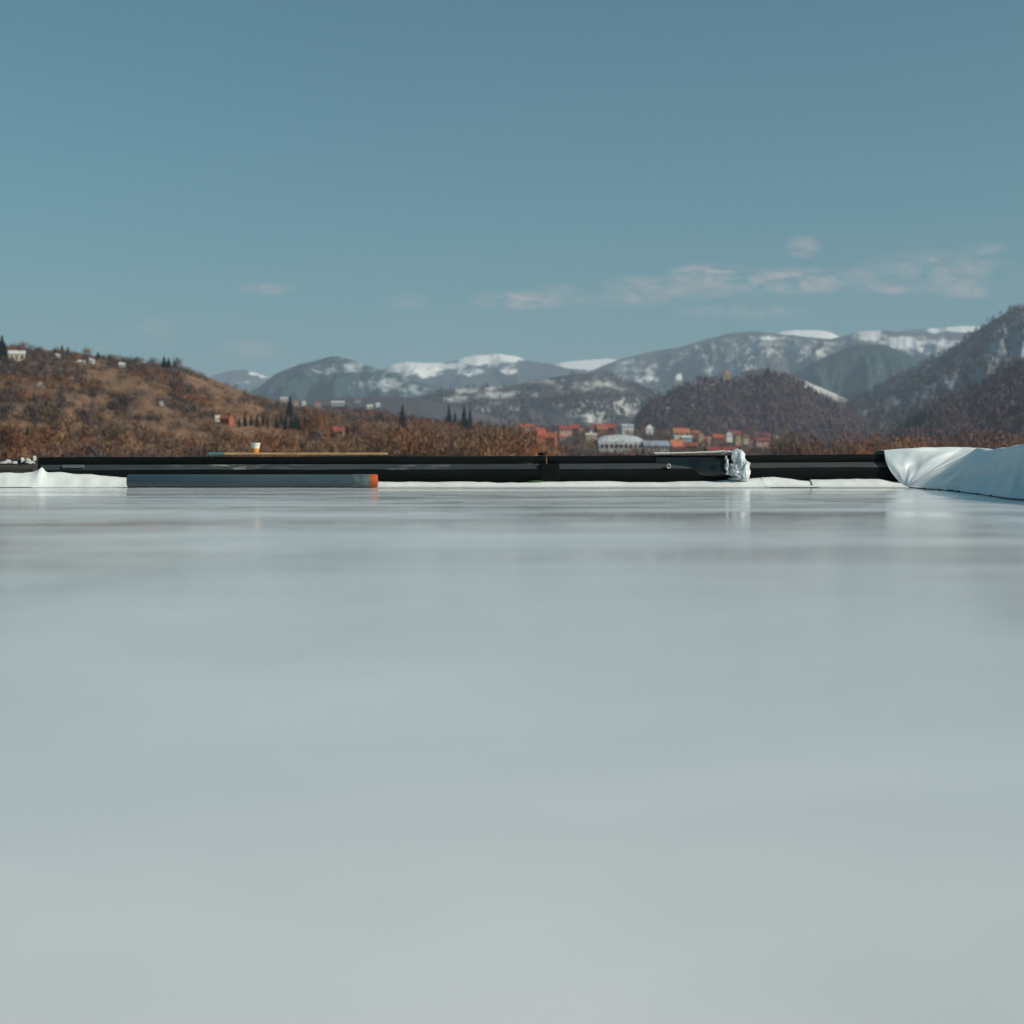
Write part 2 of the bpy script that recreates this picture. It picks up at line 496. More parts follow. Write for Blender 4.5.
bush_protos = [tuft_tris(100, 1.0, 1.35, 0.27) for _ in range(8)]
pts = scatter(H_left, 6000, -60, 575, left_keep)


def left_mat(x, y, py, x_px):
    v = 1.3 * fbm(x * 0.012 + 9, y * 0.008, 2) + rng.normal() * 0.13 + 0.35 * min(1, max(0, (x_px - 280) / 150)) + 0.25 * min(1, max(0, (py - 420) / 20))
    if py < 350 + 0.13 * x_px + 26 and v < 0.45: return 2 if rng.random() < .35 else 3
    if v > 0.42: return 0
    if v > 0.16: return 1
    if v > -0.15: return 2
    return 3 if rng.random() < .75 else 4


ms = [left_mat(p[0], p[1], p[4], p[3]) for p in pts]
mass('hillside_scrub', [p[:3] for p in pts], bush_protos, [LM_rust, LM_tan, LM_grey, LM_mauve, LM_olive], ms,
     [0.8 + 1.7 * rng.random() ** 2.2 for _ in pts])


def wood(name, h, n, x0, x1, m, hmin, hmax, keep=None):
    pr = [tuft_tris(26, 0.30, 1.0, 0.30) for _ in range(8)]
    pts = scatter(h, n, x0, x1, keep)
    return mass(name, [p[:3] for p in pts], pr, [m, LM_grey], [1 if rng.random() < .18 else 0 for _ in pts], [hmin + (hmax - hmin) * rng.random() for _ in pts])


wood('castle_hill_wood', H_castle, 4200, 610, 905, LM_wood, 7, 13)
wood('right_hill_wood', H_right, 3800, 790, 1120, LM_wood2, 7, 13, lambda px, py, x, y: 1.0 if fbm(x * .004, y * .003, 3) > -0.05 else 0.2)
wood('brown_hill_wood', H_purple, 3000, 870, 1120, LM_wood, 6, 11)
wood('patchy_hill_wood', H_mid, 3000, 400, 720, LM_wood2, 8, 13, lambda px, py, x, y: 1.0 if fbm(x * .004, y * .003, 3) > 0.12 else 0.03)
pts = scatter(H_valley, 1500, 500, 1060, lambda px, py, x, y: 1.0 if fbm(x * .01, y * .006, 3) > -.15 else .15)
mass('valley_scrub', [p[:3] for p in pts], bush_protos, [LM_rust, LM_tan, LM_grey, LM_mauve, LM_olive], [int(rng.choice([0, 2, 2, 3, 3, 4])) for p in pts], [1.8 + 2.4 * rng.random() for _ in pts])

# --- single shrubs on the left hill (each its own object)
bush_meshes = []
for k, m in enumerate([LM_rust, LM_tan, LM_grey, LM_mauve, LM_grey, LM_rust]):
    t3 = tuft_tris(420, 1.0, 1.5, 0.22)
    me = np_mesh('bare_shrub', t3.reshape(-1, 3), np.arange(len(t3) * 3).reshape(-1, 3))
    soft_normals(me, round_normals(t3, .45))
    me.materials.append(m); bush_meshes.append(me)
pts = scatter(H_left, 150, -20, 560, left_keep)
for p in pts:
    o = bpy.data.objects.new('bare_shrub', bush_meshes[int(rng.integers(6))])
    o.location = p[:3]; s = 1.3 + 1.5 * rng.random(); o.scale = (s, s, s * (0.8 + .5 * rng.random())); o.rotation_euler = (0, 0, rng.random() * 6.28)
    tag(o, 'leafless brown shrub on the dry left hillside', 'shrub', 'leafless shrubs on the left hillside')
    col.objects.link(o)


# --- trees
def limb_mesh(h, r0, nb, seed):
    rr = random.Random(seed); mb = MB()

    def seg(pts, r0, r1, n=6):
        rings = []
        for i, p in enumerate(pts):
            rr_ = r0 + (r1 - r0) * i / (len(pts) - 1)
            rings.append([(p[0] + rr_ * math.cos(6.2832 * j / n), p[1] + rr_ * math.sin(6.2832 * j / n), p[2]) for j in range(n)])
        mb.loft(rings)
    seg([(0, 0, -0.3), (0.02 * h, 0, h * .3), (0, .02 * h, h * .65)], r0, r0 * .45)
    for k in range(nb):
        a = rr.random() * 6.28; z0 = h * (0.25 + 0.35 * rr.random()); L = h * (0.25 + .2 * rr.random())
        seg([(0, 0, z0), (L * .5 * math.cos(a), L * .5 * math.sin(a), z0 + L * .4), (L * .8 * math.cos(a), L * .8 * math.sin(a), z0 + L * .9)], r0 * .4, r0 * .1, 5)
    return mb


def make_tree(kind, seed, m):
    """prototype meshes of unit height: (trunk, crown)"""
    r = np.random.default_rng(seed)
    if kind == 'bare':
        tr = limb_mesh(1.0, 0.022, 7, seed)
        cr = tuft_tris(2600, 0.42, 0.86, 0.036, 0.13, r)
    else:
        tr = MB().lathe([(0.025, -0.03), (0.018, .4), (0.006, 0.97)], 7)
        vs = []
        for lv in range(17):
            z = 0.10 + 0.88 * lv / 17; rad = 0.24 * (1 - (z - 0.10) / 0.92) ** 0.85 * (0.85 + .3 * r.random())
            nb = 9 if lv < 12 else 6
            for b in range(nb):
                a = 6.283 * (b + r.random() * .7) / nb; L = rad * (0.75 + .5 * r.random())
                dx, dy = math.cos(a), math.sin(a); w = L * 0.42
                base = np.array([0, 0, z + 0.03]); tip = np.array([dx * L, dy * L, z - 0.05 - 0.10 * L])
                s = np.array([-dy, dx, 0]) * w * .5
                mid = (base * .45 + tip * .55) + np.array([0, 0, .02])
                vs += [[base, mid + s, tip], [base, tip, mid - s], [mid + s * 1.2 + [0, 0, -.045], mid - s * 1.2 + [0, 0, -.045], base]]
        cr = np.array(vs)
    mt = bpy.data.meshes.new('trunk'); mt.from_pydata(tr.v, [], tr.f); mt.update(); mt.materials.append(LM_bark)
    mc = np_mesh('crown', cr.reshape(-1, 3), np.arange(len(cr) * 3).reshape(-1, 3)); mc.materials.append(m)
    if kind == 'bare': soft_normals(mc, round_normals(cr, .5))
    return mt, mc


bare = {k: [make_tree('bare', 11 + 7 * i + j, m) for j in range(3)] for i, (k, m) in enumerate([('rust', LM_rust), ('tan', LM_tan), ('grey', LM_grey), ('mauve', LM_mauve), ('orange', LM_orange)])}
conif = [make_tree('conifer', 91 + j, LM_dark) for j in range(4)]


def tree(name, proto, loc, h, label, cat, group=None, wide=1.0):
    e = empty(name, loc, random.random() * 6.28)
    e.scale = (h * wide, h * wide, h)
    tag(e, label, cat, group)
    link_o = bpy.data.objects.new('trunk', proto[0]); link_o.parent = e; col.objects.link(link_o)
    link_c = bpy.data.objects.new('crown', proto[1]); link_c.parent = e; col.objects.link(link_c)
    return e


# brush belt across the valley floor behind the roof
def belt(n, x0, x1, D0, D1, top, kinds, label, group, wide=1.0):
    for k in range(n):
        px = x0 + (x1 - x0) * (k + random.random()) / n
        D = D0 + (D1 - D0) * random.random()
        tp = top(px) + random.gauss(0, 2.2)
        zt = CZ + (HY - tp) / F * D
        z0 = -9.8
        tree('leafless_tree', random.choice(bare[random.choice(kinds)]), ((px - 512) / F * D, D, z0), (zt - z0) * 1.02, label, 'tree', group, wide)


belt(34, 785, 1060, 330, 470, lambda p: 438 + 3.5 * math.sin(p * .07), ['rust', 'orange', 'tan', 'orange', 'grey'], 'rust brown leafless tree in the belt below the right hills', 'rust trees below the right hills', 1.1)
belt(26, 640, 795, 330, 470, lambda p: 453.5 - 2.0 * math.sin(p * .05), ['tan', 'grey', 'mauve', 'rust'], 'low leafless tree between the village and the roof edge', 'low trees below the village', 1.1)
belt(34, 385, 560, 260, 330, lambda p: 433 + 5 * math.sin(p * .045) + max(0, (p - 518) * .75), ['rust', 'tan', 'tan', 'orange', 'grey'], 'orange brown leafless tree on the low end of the left hill', 'orange trees on the low end of the left hill', 1.0)
belt(32, -10, 390, 205, 240, lambda p: 448 + 4.5 * math.sin(p * .06), ['rust', 'grey', 'mauve', 'rust', 'tan'], 'leafless tree at the foot of the left hill just above the black kerb', 'leafless trees at the foot of the left hill', 1.15)
belt(14, 555, 650, 380, 470, lambda p: 446, ['grey', 'mauve', 'rust'], 'leafless tree in front of the red roofed village', 'leafless trees in front of the village', 1.0)
# one orange round tree by the red roofed cottage
b = on(H_left, 317, 437)
tree('leafless_tree', bare['orange'][0], b, 29 / F * b.y, 'broad orange leafless tree left of the small red roofed cottage', 'tree', None, 1.2)


def fir(px, pyb, hp, h, label, group=None, wide=1.0):
    b = on(h, px, pyb) if isinstance(h, Hill) else at(px, pyb, h)
    tree('conifer_tree', random.choice(conif), b, hp / F * b.y, label, 'tree', group, wide)


for px, pb, hp in ((239, 427, 11), (245, 427, 13), (251, 426, 12), (256, 428, 15), (262, 427, 13), (267, 428, 12), (276, 429, 14), (280, 428, 16), (285, 430, 15), (291, 429, 16), (296, 429, 17), (299, 431, 14), (304, 431, 16), (309, 432, 14)):
    fir(px, pb, hp, H_left, 'dark conifer in the hedge row right of the barn', 'conifers in the row right of the barn', 1.1)
fir(289, 424, 30, H_left, 'tallest dark conifer rising above the row right of the barn', None, .9)
fir(402, 428, 26, H_left, 'lone tall dark conifer on the low left ridge below the snow peak', None, .8)
fir(448, 425, 22, H_left, 'dark conifer left of the pair below the patchy snow hill', None, .8)
fir(464, 431, 27, H_left, 'taller dark conifer of the pair below the patchy snow hill', None, .85)
fir(470, 429, 22, H_left, 'shorter dark conifer of the pair below the patchy snow hill', None, .85)
fir(455, 424, 14, H_left, 'small dark conifer between the two taller ones on the low ridge', None, .9)
fir(332, 437, 12, H_left, 'dark conifer against the left wall of the small red roofed cottage')
fir(347, 437, 13, H_left, 'dark conifer against the right wall of the small red roofed cottage')
fir(1, 360, 26, H_left, 'tall dark conifer at the crest left of the pale hilltop house', None, 1.3)
fir(27, 440, 16, H_left, 'dark conifer low on the left hill above the scrap covered ledge')
for px, pb, hp in ((62, 353, 9), (68, 354, 8), (97, 359, 8), (104, 360, 6), (163, 368, 13), (168, 369, 12), (174, 369, 9)):
    fir(px, pb, hp, H_left, 'small dark conifer on the wooded crest of the left hill', 'conifers on the crest of the left hill', 1.4)
for px, pb, hp in ((657, 434, 13), (662, 433, 15), (667, 435, 13), (689, 434, 14), (693, 434, 17), (697, 435, 13), (641, 436, 9)):
    fir(px, pb, hp, H_castle, 'dark conifer at the foot of the castle hill behind the village roofs', 'conifers at the foot of the castle hill', 1.5)
for px, pb, hp in ((746, 383, 10), (750, 383, 8), (764, 381, 12), (768, 380, 14), (773, 381, 10), (790, 384, 8), (798, 388, 8), (808, 393, 9), (815, 397, 8)):
    fir(px, pb, hp, H_castle, 'dark conifer on the crest of the castle hill right of the yellow tower', 'conifers on the crest of the castle hill', 1.5)
for px, pb, hp in ((700, 384, 7), (706, 383, 9), (717, 383, 7)):
    fir(px, pb, hp, H_castle, 'dark conifer beside the brown castle building left of the yellow tower', 'conifers left of the yellow tower', 1.6)
for px, pb, hp in ((826, 405, 10), (835, 410, 10), (829, 432, 16), (822, 434, 14)):
    fir(px, pb, hp, H_castle, 'dark conifer on the right slope of the castle hill', 'conifers on the right slope of the castle hill', 1.3)
for px, pb, hp in ((900, 436, 14), (905, 436, 17), (910, 434, 19), (915, 433, 22), (920, 431, 23), (925, 428, 22), (930, 426, 17)):
    fir(px, pb, hp, H_purple, 'dark conifer in the clump at the left foot of the brown hill', 'conifers in the clump left on the brown hill', 1.5)
for px, pb, hp in ((968, 395, 7), (974, 393, 7), (1000, 380, 8), (1008, 376, 9), (1014, 372, 8), (1020, 368, 9)):
    fir(px, pb, hp, H_purple, 'dark conifer on the skyline of the brown hill', 'conifers on the skyline of the brown hill', 1.6)

# ------------------------------------------------------------------ houses
WALLS = {'white': mat('white_render', (0.72, 0.70, 0.66), .9, .08, .5), 'cream': mat('cream_render', (0.62, 0.54, 0.40), .9, .08, .5), 'yellow': mat('yellow_render', (0.48, 0.33, 0.18), .9, .1, .5),
         'brown': mat('brown_boards', (0.16, 0.09, 0.06), .9, .2, .5), 'grey': mat('grey_render', (0.38, 0.37, 0.36), .9, .1, .5), 'pink': mat('pink_render', (0.55, 0.33, 0.27), .9, .1, .5), 'red': mat('red_render', (0.36, 0.10, 0.07), .9, .1, .5)}
ROOFS = {'red': mat('red_tiles', (0.38, 0.085, 0.06), .85, .25, 1.2), 'orange': mat('orange_tiles', (0.46, 0.14, 0.075), .85, .25, 1.2), 'rust': mat('rust_tiles', (0.28, 0.09, 0.05), .85, .25, 1.2), 'darkred': mat('dark_red_tiles', (0.26, 0.055, 0.05), .85, .25, 1.2),
         'snow': mat('snowy_tiles', (0.56, 0.55, 0.54), .9, .12, .6), 'grey': mat('grey_sheet_roof', (0.30, 0.33, 0.38), .6, .2, .8), 'dark': mat('dark_tiles', (0.07, 0.055, 0.05), .85, .2, 1.0), 'cream': mat('cream_sheet_roof', (0.55, 0.48, 0.38), .8, .15, .8)}
M_pane = mat('window_glass', (0.03, 0.035, 0.04), .15, .2, .5, .5)
M_door = mat('house_door', (0.10, 0.06, 0.04), .7, .2, 1.0)


def house(name, px, pyb, wpx, wallpx, roofpx, wall, roof, h, label, cat='house', rz=0.0, deep=0.8, wins=3, chimney=True, gable_front=False, group=None):
    b = on(h, px, pyb) if isinstance(h, Hill) else at(px, pyb, h)
    s = b.y / F
    k_ = .72 if name == 'cottage' or h is H_midp else .86
    W, H, RH = wpx * s * k_, wallpx * s * .92 * k_, roofpx * s * k_
    L = W * deep
    e = empty(name, b, rz)
    tag(e, label, cat, group)
    x, y = W / 2, L / 2
    mb = MB().box(-x, x, -y, y, -3.0, H)
    if gable_front:
        mb.add([(-x, -y, H), (x, -y, H), (0, -y, H + RH), (-x, y, H), (x, y, H), (0, y, H + RH)], [(0, 1, 2), (4, 3, 5)])
    else:
        mb.add([(-x, -y, H), (-x, y, H), (-x, 0, H + RH), (x, -y, H), (x, y, H), (x, 0, H + RH)], [(1, 0, 2), (3, 4, 5)])
    mb.build('wall', WALLS[wall], e)
    o = 0.06 * W; th = max(.18, 0.03 * W)
    rf = MB()
    if gable_front:
        k = RH / x
        for sg in (-1, 1):
            xo = sg * (x + o); zo = H - o * k
            a = [(xo, -y - o, zo), (xo, y + o, zo), (0, y + o, H + RH), (0, -y - o, H + RH)]
            rf.add([(p[0], p[1], p[2] + .02) for p in a] + [(p[0], p[1], p[2] + th) for p in a], [(0, 1, 2, 3), (7, 6, 5, 4), (0, 4, 5, 1), (1, 5, 6, 2), (2, 6, 7, 3), (3, 7, 4, 0)])
    else:
        k = RH / y
        for sg in (-1, 1):
            yo = sg * (y + o); zo = H - o * k
            a = [(-x - o, yo, zo), (x + o, yo, zo), (x + o, 0, H + RH), (-x - o, 0, H + RH)]
            rf.add([(p[0], p[1], p[2] + .02) for p in a] + [(p[0], p[1], p[2] + th) for p in a], [(0, 1, 2, 3), (7, 6, 5, 4), (0, 4, 5, 1), (1, 5, 6, 2), (2, 6, 7, 3), (3, 7, 4, 0)])
    rfo = rf.build('roof', ROOFS[roof], e)
    if chimney:
        MB().box(x * .35, x * .35 + max(.7, W * .08), -.4, .4, H + RH * .5, H + RH * 1.22).build('chimney', WALLS['brown'], rfo)
    rows = 2 if H > 5.5 else 1
    for r_ in range(rows):
        for i in range(wins):
            cx = -x + W * (i + .5) / wins; cz = H * ((r_ + .5) / rows); ww = min(W / wins * .38, 1.6); hh = min(H / rows * .42, 1.7)
            if r_ == 0 and i == wins // 2 and wins > 2:
                MB().box(cx - ww * .45, cx + ww * .45, -y - .06, -y + .1, 0.0, min(2.2, H * .8)).build('door', M_door, e)
            else:
                MB().box(cx - ww * .5, cx + ww * .5, -y - .05, -y + .1, cz - hh * .5, cz + hh * .5).build('window', M_pane, e)
    return e


V = H_valley
house('hilltop_house', 16, 361, 17, 8, 4, 'cream', 'snow', H_left, 'large pale house on the crest of the left hill', rz=.3, deep=.9)
house('cottage', 57, 358, 7, 3, 2.5, 'white', 'snow', H_left, 'small white cottage just right of the large pale hilltop house', rz=.2, wins=2)
house('cottage', 81, 364, 9, 3, 2.5, 'grey', 'snow', H_left, 'grey walled cottage with pale roof, left of a white neighbour near the crest', rz=-.1, wins=2)
house('cottage', 91, 363, 6, 4, 2.5, 'white', 'snow', H_left, 'narrow white cottage right beside a grey walled one near the crest', rz=.1, wins=2)
house('cottage', 121, 367, 8, 4, 2.5, 'white', 'snow', H_left, 'bright white cottage on the crest, highest one nearest the dark conifer clump', rz=.3, wins=2)
house('cottage', 63, 373, 9, 3, 2, 'grey', 'snow', H_left, 'grey cottage with snowy roof among mauve scrub below the crest', rz=.1, wins=2)
house('cottage', 71, 381, 7, 2.5, 2, 'grey', 'snow', H_left, 'low grey cottage half hidden in scrub midway down the upper slope', rz=-.2, wins=2, chimney=False)
house('cottage', 40, 388, 9, 4, 4, 'white', 'snow', H_left, 'white gabled cottage above the long tan grass terrace', rz=.1, wins=2, gable_front=True)
house('cottage', 160, 405, 6, 3, 2, 'white', 'snow', H_left, 'tiny white cottage alone in scrub in the middle of the left hill', rz=.1, wins=2)
house('barn', 226, 424, 13, 7, 5, 'red', 'rust', H_left, 'rust roofed barn on the left hill at the end of the conifer row', 'barn', rz=-.4, wins=2)
house('cottage', 219, 422, 11, 4, 4, 'white', 'cream', H_left, 'cottage with a pale roof joined to the rust roofed barn', rz=.25, wins=2)
house('cottage', 338, 435, 16, 6, 6, 'grey', 'red', H_left, 'small red roofed cottage between two dark conifers on the left hill', rz=-.1)
for a in ((283, 403, 9, 4, 2, 'pink', 'snow', 'pink house leftmost in the far hamlet below the blue hill'), (295, 407, 7, 4, 3, 'pink', 'rust', 'pink house with rust roof in the far hamlet below the blue hill'),
          (303, 407, 5, 4, 2, 'white', 'snow', 'narrow white house in the far hamlet below the blue hill'), (318, 407, 7, 3, 2, 'pink', 'rust', 'low pink house in the middle of the far hamlet'),
          (338, 407, 17, 4, 2, 'grey', 'snow', 'long pale grey house in the far hamlet below the blue hill'), (358, 404, 8, 3, 2, 'grey', 'rust', 'pale grey house with rust roof highest in the far hamlet'),
          (369, 410, 8, 3, 2.5, 'cream', 'cream', 'cream house with cream roof, lower right in the far hamlet'), (377, 408, 6, 3, 2, 'white', 'snow', 'small white house at the right end of the far hamlet')):
    house('house', a[0], a[1] - 1.5, a[2], a[3], a[4], a[5], a[6], H_midp, a[7], wins=2, rz=.1, chimney=False)
house('house', 540, 442, 12, 9, 8, 'red', 'red', 700, 'big bright red house with steep red roof at the left of the village', rz=.5)
house('house', 551, 443, 12, 7, 6, 'red', 'orange', 720, 'orange roofed house joined to the right of the big bright red house', rz=-.3)
house('house', 527, 430, 16, 4, 3, 'pink', 'red', 1100, 'long red roofed house behind and above the big bright red house', rz=.1)
house('house', 565, 433, 14, 5, 4, 'pink', 'darkred', 1000, 'dark red roofed pink house right of the big bright red house', rz=.2)
house('house', 575, 432, 10, 5, 4, 'brown', 'red', 1050, 'brown house with red roof left of the terrace with rust roofs', rz=-.2)
house('house', 601, 433, 12, 5, 6, 'brown', 'rust', 1000, 'brown house with a tall rust roof behind the silver hall', rz=.3)
house('house', 611, 431, 11, 4, 4, 'brown', 'red', 1050, 'red roofed house between the tall rust roof and the white block', rz=-.2)
house('house', 591, 439, 12, 5, 2, 'cream', 'cream', 900, 'low cream house at the left end of the silver hall', rz=.05)
house('apartment_block', 627, 433, 13, 9, 1.5, 'white', 'snow', 1100, 'white block standing right behind the silver hall', 'building', rz=.15)
house('house', 649, 432, 9, 6, 4, 'white', 'darkred', 1200, 'white house with dark red roof in front of the dark conifers', rz=.2, gable_front=True)
house('house', 681, 436, 18, 4, 5, 'cream', 'orange', 1000, 'long orange roofed house below the castle hill conifers', rz=.05)
house('house', 686, 440, 12, 3, 2, 'grey', 'snow', 950, 'low grey house with pale roof under the long orange roof', rz=.1)
house('house', 701, 438, 6, 4, 3, 'yellow', 'orange', 950, 'small yellow house with orange roof at the foot of the castle hill', rz=.1, gable_front=True, wins=2)
house('house', 676, 451, 14, 6, 7, 'red', 'orange', 800, 'bright orange red house right of the blue grey hall', rz=.3)
house('house', 692, 449, 14, 4, 4, 'brown', 'rust', 820, 'brown house with rust roof right of the bright orange red house', rz=-.2)
house('house', 717, 440, 11, 3, 4, 'brown', 'red', 950, 'red roofed brown house left of the white gabled one', rz=.1)
house('house', 729, 438, 7, 5, 3, 'white', 'snow', 980, 'small white house with snowy roof among red roofs', rz=.1, gable_front=True, wins=2)
house('house', 738, 441, 7, 4, 4, 'yellow', 'orange', 900, 'yellow house with orange gable at the right end of the village', rz=.1, gable_front=True)
house('house', 746, 440, 6, 4, 3, 'cream', 'rust', 930, 'tiny cream house just right of the yellow house with orange gable', rz=-.1, wins=2)
house('house', 762, 443, 16, 3, 3, 'pink', 'darkred', 900, 'long dark red roofed house farthest right in the village', rz=.1)
house('house', 722, 455, 34, 4, 5, 'brown', 'darkred', 640, 'long low dark red roofed building nearest the roof edge', rz=.03)

for k in range(40):
    px = 556 + 225 * random.random(); pyb = 431 + 14 * random.random() + (px - 560) * .012
    if 592 < px < 672 and pyb > 434: continue
    house('house', px, pyb, 6 + 5 * random.random(), 3 + random.random(), 2.5 + 1.5 * random.random(), random.choice(['white', 'cream', 'brown', 'grey', 'pink']), random.choice(['red', 'rust', 'darkred', 'rust', 'darkred', 'orange']), V,
          'small far house with a reddish tiled roof scattered among the village trees', rz=random.uniform(-.6, .6), wins=2, chimney=False, gable_front=random.random() < .3, group='small reddish roofed village houses')
for k in range(110):
    px = 525 + 275 * random.random(); pyb = 432 + 20 * random.random()
    b = on(H_valley, px, pyb)
    tree('leafless_tree', random.choice(bare[random.choice(['grey', 'mauve', 'grey', 'rust', 'tan'])]), b, (6 + 5 * random.random()) / F * b.y, 'leafless garden tree among the village houses', 'tree', 'leafless garden trees in the village', 1.1)

# castle
house('castle_wing', 712, 386, 12, 7, 4, 'brown', 'dark', H_castle, 'brown castle wing with dark roof left of the yellow tower', 'castle', rz=.1)
house('castle_wall_house', 697, 387, 9, 4, 1.5, 'white', 'snow', H_castle, 'pale ruined house on the left shoulder of the castle hill', 'castle', rz=.2, wins=2, chimney=False)
house('castle_wall_house', 712, 389, 7, 4, 1.5, 'cream', 'cream', H_castle, 'cream gatehouse below the brown castle wing', 'castle', rz=-.1, wins=2, chimney=False)
b = on(H_castle, 726, 384); s = b.y / F
e = empty('church_tower', b); tag(e, 'yellow tower with small orange cap on the castle hill crest', 'tower')
tw = 3.4 * s
MB().box(-tw, tw, -tw, tw, -4, 10 * s).build('wall', WALLS['yellow'], e)
MB().box(-tw * 1.12, tw * 1.12, -tw * 1.12, tw * 1.12, 10 * s, 10.6 * s).build('cornice', WALLS['cream'], e)
MB().lathe([(tw * 1.25, 10.6 * s), (tw * .9, 11.8 * s), (tw * .3, 13.6 * s), (.1, 15.5 * s)], 8).build('roof', ROOFS['orange'], e)
for k in (-1, 1):
    MB().box(k * tw * .45 - .5, k * tw * .45 + .5, -tw - .1, -tw + .2, 6.5 * s, 8.6 * s).build('window', M_pane, e)

# halls by the village
M_silver, t, p = newmat('speckled_silver_sheet')
v = t.coords()
f = t.noise(v, 1.1, 2, .8)
t.l.new(t.ramp(f, [(0.38, (0.22, .23, .24)), (0.5, (0.5, .51, .52)), (0.62, (0.78, .78, .78))]), p.inputs['Base Color'])
p.inputs['Roughness'].default_value = .55
b = at(619, 451, 780); s = 780 / F
e = empty('hall', b, .05); tag(e, 'speckled silver arched hall in the middle of the village', 'building')
mb = MB(); rings = []
for k in range(30):
    xx = -23 * s + 46 * s * k / 29
    bulge = math.sqrt(max(0.02, 1 - (abs(xx) / (24.5 * s)) ** 2.6))
    rings.append([(xx, 10 * math.cos(a), (9 + 7.5 * math.sin(a)) * 0 + (4.5 + (14.5 * s - 0) * bulge * math.sin(a) * .56)) for a in [math.pi * q / 14 for q in range(15)]])
mb.loft(rings, closed=False)
mb.build('roof', M_silver, e, smooth=True)
MB().box(-22 * s, 22 * s, -9.8, 9.8, -3, 4.7).build('wall', WALLS['white'], e)
for k in range(9):
    xx = -19 * s + 38 * s * k / 8
    MB().box(xx - .9, xx + .9, -9.9, -9.6, 1.5, 3.6).build('window', M_pane, e)
house('hall', 655, 452, 28, 8, 5, 'grey', 'grey', 760, 'blue grey sheet roofed hall right of the silver arched hall', 'building', rz=.12, wins=6, chimney=False)
e = empty('street_lamp', at(709, 449, 700)); tag(e, 'pale street lamp post between the village houses', 'street lamp')
MB().lathe([(.16, -3), (.1, 5.5)], 8).build('pole', WALLS['white'], e)
MB().box(-.15, 1.2, -.2, .2, 5.5, 5.75).build('lamp_head', WALLS['white'], e)

# ------------------------------------------------------------------ the flat roof
M_roof, t, p = newmat('pale_roof_membrane')
v = t.coords((1, 1, 1))
stain = t.noise(v, 0.8, 6, .62, 1.2)
fine = t.noise(v, 5.0, 6, .65)
basec = t.ramp(stain, [(0.32, (0.60, 0.60, 0.605)), (0.64, (0.76, 0.742, 0.73))])
basec = t.mix(t.maprange(fine, .55, .75, 0, .25), basec, (0.57, .565, .56))
t.l.new(basec, p.inputs['Base Color'])
vs_ = t.coords((0.35, 1.6, 1))
wet = t.math('ADD', t.math('MULTIPLY', t.noise(vs_, 0.8, 5, .55, .8), .75), t.math('MULTIPLY', t.noise(v, 3.2, 6, .6, .5), .25))
t.l.new(t.maprange(wet, .34, .64, .25, .055), p.inputs['Roughness'])
p.inputs['Specular IOR Level'].default_value = 0.5
bp = t.node('ShaderNodeBump'); bp.inputs['Strength'].default_value = .16; bp.inputs['Distance'].default_value = 0.004
t.l.new(t.noise(v, 3.0, 5, .6), bp.inputs['Height']); t.l.new(bp.outputs[0], p.inputs['Normal'])
nx, ny = 90, 140
xs = np.linspace(-9.5, 4.6, nx); ys = np.linspace(-4, 13.95, ny)
YY, XX = np.meshgrid(ys, xs, indexing='ij')
ZZ = 0.0012 * fbm(XX * .8, YY * .8, 3)
vv = np.stack([XX, YY, ZZ], -1).reshape(-1, 3)
i, j = np.meshgrid(np.arange(ny - 1), np.arange(nx - 1), indexing='ij'); a = (i * nx + j).ravel()
ff = [tuple(q) for q in np.stack([a, a + 1, a + nx + 1, a + nx], 1)]
mb = MB(); mb.add(vv.tolist(), ff)
lo = []
edge = [0 * nx + k for k in range(nx)] + [k * nx + nx - 1 for k in range(1, ny)] + [(ny - 1) * nx + k for k in range(nx - 2, -1, -1)] + [k * nx for k in range(ny - 2, 0, -1)]
n0 = len(mb.v)
mb.v += [(mb.v[k][0], mb.v[k][1], -10.4) for k in edge]
for q in range(len(edge)):
    q2 = (q + 1) % len(edge)
    mb.f.append((edge[q], n0 + q, n0 + q2, edge[q2]))
roof = mb.build('roof', M_roof, None, smooth=True, angle=40)
roof['kind'] = 'structure'

# ---- black kerb
M_black, t, p = newmat('black_membrane')
v = t.coords((.4, 1, 2))
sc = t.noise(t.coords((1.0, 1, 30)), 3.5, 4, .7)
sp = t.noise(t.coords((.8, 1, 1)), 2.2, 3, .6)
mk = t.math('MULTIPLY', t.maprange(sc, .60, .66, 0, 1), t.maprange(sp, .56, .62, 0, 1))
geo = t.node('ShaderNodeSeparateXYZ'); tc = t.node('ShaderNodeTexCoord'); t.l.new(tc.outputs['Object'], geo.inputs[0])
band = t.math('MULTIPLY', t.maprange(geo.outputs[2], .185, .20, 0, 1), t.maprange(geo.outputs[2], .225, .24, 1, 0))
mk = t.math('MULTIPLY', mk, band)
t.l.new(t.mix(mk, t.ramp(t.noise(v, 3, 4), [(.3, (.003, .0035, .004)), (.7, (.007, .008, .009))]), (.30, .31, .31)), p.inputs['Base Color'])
p.inputs['Roughness'].default_value = .6
p.inputs['Specular IOR Level'].default_value = .10
bp = t.node('ShaderNodeBump'); bp.inputs['Strength'].default_value = .35; bp.inputs['Distance'].default_value = .02
t.l.new(t.noise(v, 5, 4), bp.inputs['Height']); t.l.new(bp.outputs[0], p.inputs['Normal'])

